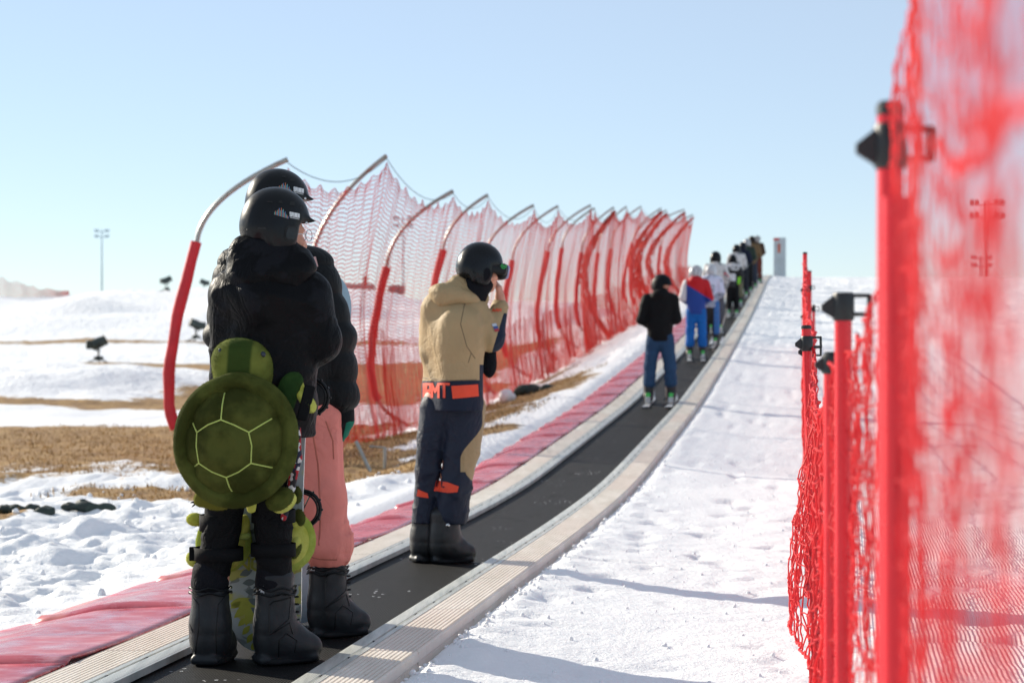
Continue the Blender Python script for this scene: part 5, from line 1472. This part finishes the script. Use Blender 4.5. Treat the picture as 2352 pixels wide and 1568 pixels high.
def net_mat(name, col, trans=.35):
    N = NT(name); o = N.obj()
    c = lin(col)
    cc = N.mix(N.mr(N.noise(o, 2.5, 4), .3, .7), tuple(x * .85 for x in c[:3]) + (1,), c)
    return N.done(cc, .5, None, spec=.35, trans=trans)
MAT_NETL = net_mat('red_net_cord', '#e23a2a', .4)
MAT_NETR = net_mat('bright_red_net_cord', '#f03038', .4)
MAT_ROPE = plain('grey_green_rope', '#6f7f76', .7)
N = NT('galvanised_pole_some_rust'); o = N.obj()
MAT_POLE = N.done(N.mix(N.mr(N.noise(o, 4, 5, .7), .52, .66), lin('#9a9c98'), lin('#8a5a48')), .38, N.bump(N.noise(o, 50, 3), .15, .002), metallic=.7)
MAT_FOAM = plain('red_foam_sleeve', '#c4202c', .62, .10, 3, .3, 18, .01)

# ------------------------------------------------------------------ left fence: bent poles with foam sleeves, one long hanging net
# (distance, sleeve bottom, sleeve top, tip) as the lens sees them
posts = [(22.5, (400, 985), (452, 555), (661, 366)), (26.6, (640, 955), (716, 592), (888, 357)), (31.2, (866, 930), (888, 613), (1041, 438)), (34.6, (985, 868), (1018, 573), (1121, 447)),
         (39.5, (1080, 842), (1112, 592), (1226, 471)), (44.7, (1163, 820), (1177, 597), (1282, 473)), (49.8, (1239, 777), (1259, 577), (1357, 471)), (53.6, (1285, 755), (1291, 569), (1366, 478)),
         (58.6, (1331, 749), (1336, 579), (1410, 476)), (64, (1371, 736), (1373, 580), (1439, 474)), (68.8, (1410, 716), (1403, 571), (1473, 474)), (73, (1438, 694), (1452, 558), (1519, 478)),
         (74.5, (1458, 699), (1452, 566), (1531, 483)), (80, (1476, 681), (1471, 562), (1572, 481)), (87, (1520, 668), (1518, 565), (1592, 493))]
tips, bases, mids = [], [], []
names_ = ['nearest bent steel pole with a red foam sleeve left of the riders in black', 'bent steel pole rising behind the shoulder of the black puffer jacket', 'bent pole with red foam sleeve between the salmon trousers and the sand jacket', 'bent pole with red foam sleeve just left of the sand jacket hood']
for i, (Zd, sb, st, tp) in enumerate(posts):
    SB, ST, TP = at(*sb, Zd), at(*st, Zd), at(*tp, Zd)
    v0 = SB.x + .55 - float(cx(Zd))
    gz = float(terrain(np.array([v0]), np.array([Zd]))[0])
    BS = Vector((SB.x + .80, Zd, gz - .15))
    if SB.z - gz < .35: SB.z = gz + .38
    kn_ = Vector((SB.x - .10, Zd, SB.z + .42))
    up = (ST - (SB + (ST - SB) * .55)).normalized()
    ctrl = ST + up * (TP.z - ST.z) * .55
    path = []
    def bez(p0, p1, p2, n, skip=0):
        return [p0 * (1 - t) ** 2 + p1 * 2 * t * (1 - t) + p2 * t * t for t in [j / n for j in range(skip, n + 1)]]
    sbk = Vector((SB.x + .02, Zd, SB.z))
    low = bez(BS, Vector((SB.x + .16, Zd, gz + .10)), sbk, 6)
    bul = Vector((min(SB.x, ST.x) - .13 - .02 * (i % 3), Zd, SB.z + (ST.z - SB.z) * .30))
    slv = bez(sbk, bul * 1.0 + (bul - (sbk + ST) / 2) * .35, ST, 14)
    top = bez(ST, ctrl, TP, 14, 1)
    O_ = Vector((BS.x, Zd, gz))
    lab = names_[i] if i < 4 else 'bent steel pole with a red foam sleeve in the row up the slope'
    pl_ = empty('bent_fence_pole', O_, lab, 'fence pole', 'bent poles of the left safety fence')
    b = MB(); b.tube([p - O_ for p in low + slv[1:] + top], .030, 10); b.build('pole', MAT_POLE, pl_)
    b = MB()
    jit = [Vector((.006 * math.sin(j * 1.7 + i), 0, 0)) for j in range(len(slv))]
    b.tube([p - O_ + q for p, q in zip(slv, jit)], [.066 + .004 * math.sin(j * 1.3 + i) for j in range(len(slv))], 12); b.build('foam_sleeve', MAT_FOAM, pl_)
    tips.append(TP); sk_ = 1.0 if i == 0 else .62
    bases.append(Vector((TP.x - .12 + (.5 if i == 0 else 0), Zd - (1.6 if i == 0 else .3), gz + .02))); mids.append(bul)
def bay(i, n, rows):
    """columns of net points between post i and i + 1"""
    T0, T1, G0, G1, M0, M1 = tips[i], tips[i + 1], bases[i], bases[i + 1], mids[i], mids[i + 1]
    L = (T1 - T0).length
    out = np.zeros((n, rows, 3)); cab = np.zeros((n, 3))
    for a in range(n):
        t = a / (n - 1) if i == len(tips) - 2 else a / n
        sag = (.055 * L + .03) * 4 * t * (1 - t)
        c = T0.lerp(T1, t) - ZA * (sag + .04)
        cab[a] = c
        per = max(2, round(L / .62))
        sc = abs(math.sin(math.pi * t * per)) ** .45
        tp = c - ZA * .06
        gx, gy = G0.x + (G1.x - G0.x) * t, G0.y + (G1.y - G0.y) * t
        gz = float(terrain(np.array([gx - cx(gy)]), np.array([gy]))[0]) + .03
        g = Vector((gx, gy, gz)) + Vector((.10 * math.sin(t * 9 + i), 0, .05 * math.sin(t * 14 + i)))
        mx = M0.x + (M1.x - M0.x) * t
        for r_ in range(rows):
            u = r_ / (rows - 1); u = u * 1.38 - .38 * u * u
            p = tp.lerp(g, u)
            bl = math.sin(math.pi * u ** 1.15) * (.05 + .15 * t if i == 0 else .2)
            p.x += (mx + .16 - (tp.x + (g.x - tp.x) * .55)) * bl * (.55 + .25 * math.sin(u * 3)) + .004 * math.sin(9 * u + t * 12 * L) + .006 * math.sin(t * L * 5.2 + 3 * u)
            p.z -= .075 * sc * max(0, 1 - u / .07) ** 1.5
            p.y += .03 * math.sin(11 * u + 5 * t)
            p.z += .014 * math.sin(2 * math.pi * t * L / .55 + .25 * r_) + .008 * math.sin(2 * math.pi * t * L / .23)
            out[a, r_] = p
    return out, cab
sets = []; cabs = []
for (i0, i1, rows, pitch, rad, thin) in ((0, 4, 74, .055, .0026, 1), (4, 8, 60, .075, .0038, 1), (8, 14, 48, .10, .0054, 1)):
    cols, cb_ = [], []
    for i in range(i0, i1):
        n = max(6, int((tips[i + 1] - tips[i]).length / pitch))
        o_, c_ = bay(i, n, rows)
        cols.append(o_); cb_.append(c_)
    if i1 < len(tips) - 1:
        o_, c_ = bay(i1, 40, rows); cols.append(o_[:1]); cb_.append(c_[:1])
    G = np.concatenate(cols)
    sets.append(cords(G[::2], rad * .75)); sets.append(cords(G.transpose(1, 0, 2), rad * 2.75))
    sets.append(cords(G[:, -1:, :].transpose(1, 0, 2), rad * 3.2)); sets.append(cords(G[:, :1, :].transpose(1, 0, 2), rad * 1.6))
    k6 = int(rows * .52); off_ = np.array([.10, -.12, .02])
    sets.append(cords(G[:, k6:].transpose(1, 0, 2) + off_, rad * 2.0)); sets.append(cords(G[::3, k6:] + off_, rad * .75))
    # bunched folds gathered at some poles
    cabs.append(np.concatenate(cb_))
fence = empty('safety_net_fence', bases[0], 'long red safety net hanging from the bent poles up the left side', 'safety net')
cord_mesh('netting', sets, MAT_NETL, fence, bases[0])
cb_ = np.concatenate(cabs)
b_sets = [cords(cb_[None], .006, 5)]
cord_mesh('top_rope', b_sets, MAT_ROPE, fence, bases[0])
# bunched net tied to some of the poles
for i in (8, 11, 12, 13, 14):
    T_, G_, M_ = tips[i], bases[i], mids[i]
    pts = []
    for k in range(22):
        pp = []
        for j in range(15):
            u = j / 14
            p = (T_ - ZA * .12).lerp(G_, u); p.x += (M_.x - T_.x * .5 - G_.x * .5) * math.sin(math.pi * u) * .75
            p += Vector((random.uniform(-.12, .12), random.uniform(-.15, .15), 0)) * (.6 + .6 * math.sin(u * 3))
            pp.append(p)
        pts.append(pp)
    cord_mesh('gathered_net', [cords(np.array(pts), .016)], MAT_NETL, fence, bases[0])

# ------------------------------------------------------------------ right fence: round red poles with black clips, nets in between
MAT_RPOLE = plain('red_plastic_pole', '#e3222f', .28, .06, 4, spec=.5, trans=.12)
MAT_CLIP = plain('black_clip_plastic', '#17181a', .42, .15, 20)
def netpole(x, y, top, r=.0165, lean=(0, 0), label='', clip=(.06,), cap=True, gz=None, cs=1.0, dark=False):
    v0 = x - float(cx(y)); g = float(terrain(np.array([v0]), np.array([y]))[0]) if gz is None else gz
    t = empty('slalom_net_pole', (x, y, g), label, 'net pole', 'round red poles of the right safety net')
    ln = top - g
    t.rotation_euler = (R(lean[1]), R(lean[0]), 0)
    b = MB(); b.tube([(0, 0, -.25), (0, 0, ln * .5), (0, 0, ln - .012)], r, 16); b.build('pole', MAT_RPOLE, t)
    if cap:
        b = MB(); b.tube([(0, 0, ln - .014), (0, 0, ln - .002), (0, 0, ln + .004)], [r * 1.08, r * 1.08, r * .8], 16); b.build('cap', MAT_CLIP, t)
    for d in clip:
        z = ln - d; h_ = .028 * cs; c_ = MB()
        c_.tube([(0, 0, z - h_), (0, 0, z - h_ * .8), (0, 0, z + h_ * .8), (0, 0, z + h_)], [r * 1.12, r * 1.28, r * 1.28, r * 1.12], 16)
        w_ = .034 * cs      # square eye on the right, pointed hook on the left
        for (bx, bz_, hx_, hz_) in ((r + w_ * .5, h_ * .78, w_ * .55, .004 * cs), (r + w_ * .5, -h_ * .55, w_ * .55, .004 * cs), (r + w_, h_ * .11, .004 * cs, h_ * .78)):
            c_.box((bx, 0, z + bz_), (hx_, .006 * cs, hz_), None, .0015)
        tip_ = -(r + .026 * cs)
        c_.add([(-r * .9, -.009, z + h_ * .9), (-r * .9, .009, z + h_ * .9), (-r * .9, .009, z - h_ * .9), (-r * .9, -.009, z - h_ * .9), (tip_, -.005, z + h_ * .12), (tip_, .005, z + h_ * .12), (tip_, .005, z - h_ * .3), (tip_, -.005, z - h_ * .3)],
               [(0, 1, 5, 4), (2, 3, 7, 6), (0, 4, 7, 3), (1, 2, 6, 5), (4, 5, 6, 7), (0, 3, 2, 1)])
        c_.build('clip', MAT_CLIP, t)
    return t, g, ln
def px_pole(px, Z, pytop, label, **k):
    p = at(px, pytop, Z); return netpole(p.x, p.y, p.z, label=label, **k)
px_pole(2059, 2.42, 430, 'nearest thick red net pole wrapped by the blurred net', clip=(), cap=False, r=.0180)
px_pole(2045, 2.6, 240, 'red net pole with a black hook clip, second from the camera', clip=(.055,), r=.0175, cs=1.05)
px_pole(1937, 3.75, 682, 'thick red net pole with a large square black clip at its top', clip=(.018,), cap=True, cs=.95)
px_pole(1911, 4.15, 812, 'dark red net pole standing at the overlap of two nets', clip=(.022,), r=.0175, cs=.7)
px_pole(1872, 9.6, 748, 'slightly leaning red net pole with a black cap and clip', clip=(.085,), r=.023, lean=(-1.8, 0), cs=1.3)
px_pole(1857, 9.9, 782, 'short red net pole directly beside the leaning one', clip=(.055,), r=.02, cs=1.2)
px_pole(1849, 18.7, 580, 'tall thin red net pole rising highest above the slope crest', clip=(.35, .60), r=.021, cs=.9)
px_pole(1860, 23.5, 622, 'red net pole partly behind the tall thin one', clip=(.2,), r=.021)
px_pole(1869, 29.0, 700, 'short distant red net pole with a black clip', clip=(.06,), r=.022, cs=1.5)
def knots(G, r, every=1):
    """small tied knots where cords cross"""
    pts = G[::every, ::1].reshape(-1, 3)
    base = np.array([(1, 0, 0), (-1, 0, 0), (0, 1, 0), (0, -1, 0), (0, 0, 1.2), (0, 0, -1.2)]) * r
    f = np.array([(0, 2, 4), (2, 1, 4), (1, 3, 4), (3, 0, 4), (2, 0, 5), (1, 2, 5), (3, 1, 5), (0, 3, 5)])
    V_ = (pts[:, None] + base[None]).reshape(-1, 3)
    F_ = (np.arange(len(pts))[:, None, None] * 6 + f[None]).reshape(-1, 3)
    return V_, F_
def side_net(line, rows, pitch, r, label, bulge=None, seed=0, tz=None, fa=.5, jitter=.02, knot=True, rope=None):
    """line: (x, y, top z, bottom z) along the net"""
    line = np.array(line); d = np.concatenate([[0], np.cumsum(np.hypot(np.diff(line[:, 0]), np.diff(line[:, 1])))])
    n = max(8, int(d[-1] / pitch)); s = np.linspace(0, d[-1], n)
    X_, Y_, T_, B_2 = (np.interp(s, d, line[:, k]) for k in range(4))
    U = np.linspace(0, 1, rows)
    r_ = np.random.default_rng(seed)
    G = np.zeros((n, rows, 3))
    ss = s[:, None]; uu = U[None, :]
    ph = r_.random(4) * 6
    G[..., 2] = T_[:, None] + (B_2 - T_)[:, None] * uu + .012 * np.sin(ss * 21 + uu * 6 + ph[0]) + r_.normal(0, jitter * .35, (n, rows))
    fold_ = fa * (.022 * np.sin(ss * 14 + ph[1]) + .028 * np.sin(ss * 5.1 + uu * 2.2 + ph[2])) * np.sin(np.pi * np.clip(uu * .9 + .08, 0, 1))
    G[..., 0] = X_[:, None] + fold_ + r_.normal(0, jitter * .3, (n, rows))
    G[..., 1] = Y_[:, None] + .02 * np.sin(uu * 9 + ss * 7) + r_.normal(0, jitter * .4, (n, rows))
    if bulge: G[..., 0] += bulge(ss / d[-1], uu)
    # draw the cords slack between the knots
    def slack(Gx):
        m, k, _ = Gx.shape
        out = np.zeros((m, (k - 1) * 3 + 1, 3))
        for q in range(3):
            t = q / 3
            out[:, q:-1:3] = Gx[:, :-1] * (1 - t) + Gx[:, 1:] * t + (r_.normal(0, min(.005, pitch * .045), (m, k - 1, 3)) if q else 0)
        out[:, -1] = Gx[:, -1]; return out
    o_ = G[0, -1].copy()
    sets = [cords(slack(G), r, 4), cords(slack(G.transpose(1, 0, 2)), r, 4), cords(slack(G[:, :1].transpose(1, 0, 2)), r * 1.8, 5), cords(slack(G[:, -1:].transpose(1, 0, 2)), r * 1.5, 5)]
    t = empty('safety_net', o_, label, 'safety net', 'nets of the right safety fence')
    cord_mesh('netting', sets, MAT_NETR, t, o_)
    if rope: cord_mesh('rope', [cords(np.array([rope]), .0045, 6)], MAT_NETR, t, o_)
    if knot:
        v, f = knots(G, r * 2.0)
        k_ = put('knot', mesh_from('knot', v - o_, f, True), MAT_NETR, t); k_['kind'] = 'stuff'
    return t
def gz_(x, y): return float(terrain(np.array([x - float(cx(y))]), np.array([y]))[0])
side_net([(.50, 2.62, 1.47, .02), (.435, 2.2, 1.56, .02), (.375, 1.85, 1.57, .02), (.302, 1.45, 1.53, .0), (.225, .95, 1.46, .0), (.178, .7, 1.45, .0), (.155, .50, 1.44, .0), (.15, .3, 1.42, 0), (.2, .0, 1.4, 0), (.3, -.4, 1.4, 0)], 32, .040, .0011, 'nearest red net, out of focus along the right edge', seed=2, fa=.10, jitter=.003, knot=False,
         rope=[(.32, 1.5, 1.36), (.27, 1.2, 1.312), (.225, .95, 1.30), (.178, .7, 1.292), (.155, .5, 1.27), (.15, .3, 1.26)])
side_net([(.665, 4.15, 1.15, .02), (.612, 3.6, 1.20, .02), (.55, 3.0, 1.26, .02), (.515, 2.7, 1.30, .02), (.49, 2.62, 1.45, .02)], 26, .042, .0016, 'red net between the two nearest net poles', seed=3, fa=.25, jitter=.014)
side_net([(1.47, 9.7, 1.19, .08), (1.33, 8.8, 1.02, .0), (1.16, 7.6, .96, .02), (.98, 6.3, .96, .03), (.80, 5.1, 1.02, .04), (.672, 4.2, 1.14, .05)], 13, .10, .0032, 'red net with slack bottom between the dark pole and the leaning pole', seed=4,
         bulge=lambda t, u: -.085 * np.exp(-((t - .22) / .13) ** 2) * smooth(.15, .75, u) - .02 * u)
side_net([(1.48, 9.8, 1.2, .06), (1.9, 12.6, 1.28, .06), (2.3, 15.6, 1.5, .1), (2.75, 18.7, 1.98, .16)], 15, .12, .0045, 'red net stretching away from the leaning pole', seed=5, knot=False)
side_net([(2.76, 18.8, 1.95, .12), (3.5, 23.5, 1.95, .3), (4.3, 29, 1.72, .5), (6.0, 41, 2.4, 1.15)], 12, .16, .006, 'far red net climbing the slope behind the tall thin pole', seed=6, knot=False)

# ------------------------------------------------------------------ things in the distance
MAT_GUN = plain('dark_green_grey_paint', '#3a4440', .55, .2, 2)
MAT_GUNB = plain('black_gun_frame', '#23282a', .6)
def snow_gun(px, Z, pyb, H, aim, label):
    p = at(px, pyb, Z); g = gz_(p.x, Z)
    t = empty('snow_gun', (p.x, Z, g - .03), label, 'snow gun', 'fan snow guns on the far ground')
    s = H / 2.0; M = rotm(0, 0, aim)
    d = M @ Vector((.9, 0, .42)); d.normalize(); c = Vector((0, 0, 1.52)) * s
    b = MB(); b.tube([c - d * .55 * s, c - d * .45 * s, c + d * .1 * s, c + d * .5 * s, c + d * .56 * s], [.30 * s, .42 * s, .40 * s, .36 * s, .40 * s], 20); b.build('barrel', MAT_GUN, t)
    b = MB(); b.tube(ring_pts(c + d * .56 * s, .38 * s, d.cross(ZA).normalized(), d.cross(d.cross(ZA)).normalized()), .035 * s, 6); b.build('nozzle_ring', MAT_GUNB, t)
    b = MB(); b.box(c + M @ Vector((-.62, 0, -.12)) * s, (.26 * s, .26 * s, .32 * s), M, .05); b.build('control_box', MAT_GUN, t)
    b = MB()
    for sy in (-1, 1): b.tube([c + M @ Vector((0, sy * .44, 0)) * s, M @ Vector((0, sy * .4, .85)) * s, M @ Vector((0, 0, .62)) * s], .05 * s, 6)
    b.tube([(0, 0, .65 * s), (0, 0, .2 * s)], .10 * s, 10); b.build('yoke', MAT_GUNB, t)
    for a in (30, 150, 270):
        q = M @ (rotm(0, 0, a) @ Vector((.95, 0, .05))) * s
        b = MB(); b.tube([Vector((0, 0, .42 * s)), q], .055 * s, 6); b.box(q, (.14 * s, .14 * s, .04 * s), None, .01); b.build('leg', MAT_GUNB, t)
    b = MB(); b.box((0, 0, .42 * s), (.32 * s, .28 * s, .14 * s), M, .04); b.build('base_box', MAT_GUN, t)
snow_gun(226, 119, 836, 1.65, 20, 'snow gun on the flat snow left of the nearest bent pole')
snow_gun(450, 205, 776, 2.3, -160, 'snow gun on the far slope just right of the nearest bent pole')
snow_gun(383, 330, 668, 2.6, 35, 'snow gun standing alone on the far hill crest at left')
snow_gun(468, 328, 668, 2.2, 190, 'snow gun on the hill crest beside the black puffer jacket')
snow_gun(1897, 95, 634, .42, 0, 'tiny dark snow gun beyond the slope crest at right')

def light_mast(px, Z, pytop, pyb, label, col, arms=2, w=1.0):
    p = at(px, pytop, Z); q = at(px, pyb, Z)
    g = min(q.z, gz_(q.x, Z)) if pyb < 660 else q.z
    H = p.z - g
    m = plain('mast_paint_' + str(int(px)), col, .5)
    t = empty('light_mast', (p.x, Z, g), label, 'floodlight', 'floodlight masts in the distance')
    b = MB(); b.tube([(0, 0, 0), (0, 0, H)], [.20 * w, .12 * w], 8); b.build('mast', m, t)
    for k in range(arms):
        z = H - (.03 + .09 * k) * H if arms > 1 else H * .97
        b = MB(); b.box((0, 0, z), (.115 * H, .06 * w, .06 * w)); b.build('crossarm', m, t)
        for sx in (-1, -.62, .62, 1):
            b = MB(); b.box((sx * .105 * H, -.1, z + .02 * H), (.015 * H, .18 * w, .015 * H), rotm(25, 0, 0), .02); b.build('floodlight', m, t)
light_mast(234, 430, 528, 668, 'pale floodlight mast behind the far snow hill at left', '#93a6ae')
light_mast(2266, 300, 462, 640, 'tall reddish floodlight mast beyond the crest at right', '#6d4a4e', w=1.7)
light_mast(2254, 420, 588, 640, 'lower distant floodlight mast beyond the crest at right', '#7a5a60', w=2.0)
light_mast(926, 430, 498, 690, 'floodlight mast seen through the red net', '#8d7d84')

# tower-like sign board at the top of the carpet
ps = at(1791, 622, 84); gs = min(ps.z, gz_(ps.x, 84)) - .02
sg = empty('sign_board', (ps.x, 84, gs), 'pale upright sign board with red marks at the top of the slope', 'sign')
Hs = at(1791, 546, 84).z - gs
b = MB(); b.box((0, 0, Hs / 2), (.255, .12, Hs / 2), rotm(0, 0, -12), .015); b.build('panel', plain('pale_grey_panel', '#b3c0c4', .5, .08, 2), sg)
b = MB(); b.box(rotm(0, 0, -12) @ Vector((-.13, -.124, 0)) + ZA * (Hs - .075), (.12, .006, .05), rotm(0, 0, -12)); b.build('red_header', plain('red_sign_paint', '#c23a3a', .5), sg)
b = MB(); b.box(rotm(0, 0, -12) @ Vector((-.02, -.124, 0)) + ZA * (Hs - .45), (.055, .006, .19), rotm(0, 0, -12)); b.build('orange_mark', plain('orange_sign_paint', '#b8593a', .5), sg)

# low buildings seen through the net on the far crest
MAT_BRICK = plain('red_brown_wall', '#96655f', .7, .15, .6); MAT_ROOF = plain('dull_red_roof', '#a5706a', .6, .15, .5)
def hut(px, pyb, Z, wd, ht, dp, label):
    p = at(px, pyb, Z); g = p.z
    g = min(g, gz_(p.x, Z))
    t = empty('distant_hut', (p.x, Z, g), label, 'building', 'low red huts on the far crest')
    b = MB(); b.box((0, 0, ht / 2), (wd / 2, dp / 2, ht / 2)); b.build('wall', MAT_BRICK, t)
    b = MB(); w2, d2 = wd / 2 + .3, dp / 2 + .3
    b.add([(-w2, -d2, ht), (w2, -d2, ht), (w2, d2, ht), (-w2, d2, ht), (-w2, 0, ht + 1.2), (w2, 0, ht + 1.2)], [(0, 1, 5, 4), (2, 3, 4, 5), (1, 2, 5), (3, 0, 4), (3, 2, 1, 0)]); b.build('roof', MAT_ROOF, t)
    for sx in (-.25, .25):
        b = MB(); b.box((sx * wd, -dp / 2 - .02, ht * .5), (.45, .04, .4)); b.build('window', plain('dark_pane', '#20262b', .2), t)
hut(822, 690, 335, 5.0, 1.6, 4, 'long low red hut seen through the net above the salmon trousers')
hut(911, 696, 335, 2.2, 1.8, 2, 'small red hut seen through the net below the far mast')
pt = at(839, 690, 338); b = MB(); gq = min(pt.z, gz_(pt.x, 338)); b.tube([(0, 0, 0), (0, 0, 3.9)], [.42, .40], 14); b.tube([(0, 0, 3.9), (0, 0, 4.1)], [.5, .5], 14)
ch_ = b.build('chimney', MAT_BRICK, None, loc=(pt.x, 338, gq)); tag(ch_, 'short stubby chimney standing between the red huts', 'chimney')
# a far net on the hill crest at the left edge
fn = [(-92, 330), (-84, 330), (-79, 331), (-74, 332)]
Gn = np.zeros((40, 9, 3))
for a in range(40):
    x = -90 + 16.5 * a / 39; y = 330
    hgt = 4.9 * (1 - a / 45) * (1 - .2 * abs(math.sin(a * .5)))
    for r_ in range(9): Gn[a, r_] = (x, y + .3 * math.sin(a), gz_(x, y) + hgt * (1 - r_ / 8))
on = Gn[0, -1].copy(); fnn = empty('far_net', on, 'small faded red net on the far hill crest at the left edge', 'safety net')
cord_mesh('netting', [cords(Gn, .05), cords(Gn.transpose(1, 0, 2), .04)], net_mat('faded_red_net', '#d86a6a'), fnn, on)

# ------------------------------------------------------------------ small things on the left snow
MAT_GNET = plain('dark_green_tarpaulin', '#24332c', .6, .3, 9, .6, 14, .03)
def bundle(px, py, Z, lx, ly, lz, label, seed):
    p = at(px, py, Z); g = gz_(p.x, Z)
    r_ = np.random.default_rng(seed)
    pr = [E_((r_.uniform(-lx, lx), r_.uniform(-ly, ly), lz * r_.uniform(.2, .5)), (lx * r_.uniform(.3, .5), ly * .6, lz * r_.uniform(.45, .8)), rotm(0, r_.uniform(-30, 30)), .03) for _ in range(7)]
    o_ = solid('crumpled_netting', pr, MAT_GNET, None, .016, lambda x, y, z: .035 * np.abs(vnoise3(x * 12, y * 12, z * 12)) + .012 * vnoise3(x * 30, y * 30, z * 30), loc=(p.x, Z, g - .01))
    tag(o_, label, 'netting', 'crumpled green netting on the snow')
bundle(40, 1168, 15.6, 0.15, 0.08, 0.081, 'crumpled green netting lump nearest the left edge of the picture', 1)
bundle(112, 1172, 15.5, 0.13, 0.07, 0.062, 'middle lump of the crumpled green netting on the left snow', 2)
bundle(205, 1166, 15.7, 0.18, 0.08, 0.081, 'crumpled green netting lump closest to the plush turtle', 3)
bundle(1228, 936, 34, .34, .15, .14, 'dark green crumpled netting beside white snowballs at the net foot', 4)
for k, (px, py, r_) in enumerate(((1163, 929, .13), (1175, 952, .075))):
    p = at(px, py, 33.5); g = gz_(p.x, 33.5); b = MB(); b.ball((0, 0, 0), (r_, r_, r_ * .95), 16, 10)
    for i_, v in enumerate(b.v): b.v[i_] = tuple(c * (1 + .08 * math.sin(i_ * 2.3)) for c in v)
    o_ = b.build('snowball', MAT_SNOW, None, loc=(p.x, 33.5, g + r_ * .8)); tag(o_, ('large round snowball at the foot of the red net' if k == 0 else 'small snowball below the large round one'), 'snowball')
# steel ground anchor with a diagonal brace
pa = at(884, 1094, 20.3); ga = gz_(pa.x, 20.3)
an = empty('ground_anchor', (pa.x, 20.3, ga), 'steel ground anchor with a diagonal brace at the foot of the red net', 'anchor')
b = MB(); b.tube([(0, 0, -.1), (0, 0, .24)], .018, 8); b.build('stake', MAT_POLE, an)
b = MB(); b.tube([(-.30, .05, .30), (-.14, 0, -.03)], .022, 8); b.build('brace', MAT_POLE, an)
b = MB(); b.tube([(0, 0, .235), (-.16, .03, .245)], .012, 6); b.build('crossbar', MAT_POLE, an)

# lumps of snow thrown up along the edges, and crumbs
def clods(name, pts, label):
    vs_, fs_ = [], []; k = 0
    for (x, y, r_) in pts:
        b = MB(); b.ball((0, 0, 0), (r_, r_ * random.uniform(.7, 1), r_ * random.uniform(.55, .8)), 8, 6, rotm(random.uniform(0, 90), random.uniform(0, 90), random.uniform(0, 360)))
        V_ = np.array([tuple(v) for v in b.v]); V_ *= (1 + .22 * rng.random((len(V_), 1)))
        V_ += np.array([x, y, gz_(x, y) + r_ * .3]); vs_.append(V_); fs_ += [tuple(i + k for i in f) for f in b.f]; k += len(V_)
    o_ = put(name, mesh_from(name, np.concatenate(vs_), fs_), MAT_SNOW); tag(o_, label, 'snow', kind='stuff')
pts = []
for _ in range(520):
    y = 5.8 + 14 * random.random() ** 1.5
    if random.random() < .42: v = .63 + abs(random.gauss(0, .06))
    else: v = .65 + random.random() * 1.9
    pts.append((float(cx(y)) + v, y, random.choice((.005, .006, .008, .010)) * (1.6 if v < .72 and random.random() < .2 else 1)))
for _ in range(240):
    y = 8 + 12 * random.random(); v = -1.5 - random.random() * 3.4
    pts.append((float(cx(y)) + v, y, random.choice((.008, .010, .014, .02, .03))))
clods('snow_crumbs', pts, 'loose crumbs of snow scattered along the carpet edges')

# ------------------------------------------------------------------ dry grass
N = NT('dry_grass_blades'); o = N.obj()
MAT_DRY = N.done(N.mix(N.mr(N.noise(o, 6, 4, .7), .35, .65), lin('#6f5634'), lin('#a8875a')), .85, None, spec=.1, trans=.3)
gv, gf = [], []
cnt = 0
cand = []
def scatter(n, v0, v1, y0, y1):
    v = rng.uniform(v0, v1, n); y = y0 + (y1 - y0) * rng.random(n) ** 1.3
    d = dryness(v, y) + (fbm(v * 1.3, y * .9, 55, 4)) * .9 * (dryness(v, y) > .05)
    k = (d > .5) & (rng.random(n) < .55 + .6 * (y < 20))
    return np.stack([v[k], y[k]], 1)
S = np.concatenate([scatter(30000, -9.5, -1.6, 13, 30), scatter(26000, -20, -3, 20, 34), scatter(9000, -4.2, -1.6, 26, 46)])
vv, yy2 = S[:, 0], S[:, 1]
xx = cx(yy2) + vv; zz2 = terrain(vv, yy2)
n = len(S)
ln_ = rng.uniform(.025, .08, n) * (1 + .5 * (rng.random(n) > .9)); an_ = rng.uniform(0, 6.28, n); tilt = rng.uniform(.1, .9, n)
dx, dy, dz = np.cos(an_) * np.sin(tilt), np.sin(an_) * np.sin(tilt), np.cos(tilt)
wd = .0035 + .00012 * yy2
px_ = np.stack([-np.sin(an_), np.cos(an_), np.zeros(n)], 1) * wd[:, None]
p0 = np.stack([xx, yy2, zz2 - .01], 1); D_ = np.stack([dx, dy, dz], 1) * ln_[:, None]
Vg = np.stack([p0 - px_, p0 + px_, p0 + D_ * .6 + px_ * .7, p0 + D_ + np.array([0, 0, -.02]), p0 + D_ * .6 - px_ * .7], 1).reshape(-1, 3)
ix = np.arange(n)[:, None] * 5
me = mesh_from('dry_grass', Vg, [tuple(q) for q in (ix + np.array([[0, 1, 2, 4]]))] + [tuple(q) for q in (ix + np.array([[4, 2, 3]]))], False)
dg_ = put('dry_grass', me, MAT_DRY); tag(dg_, 'dry brown grass growing through the thin snow', 'grass', kind='stuff')
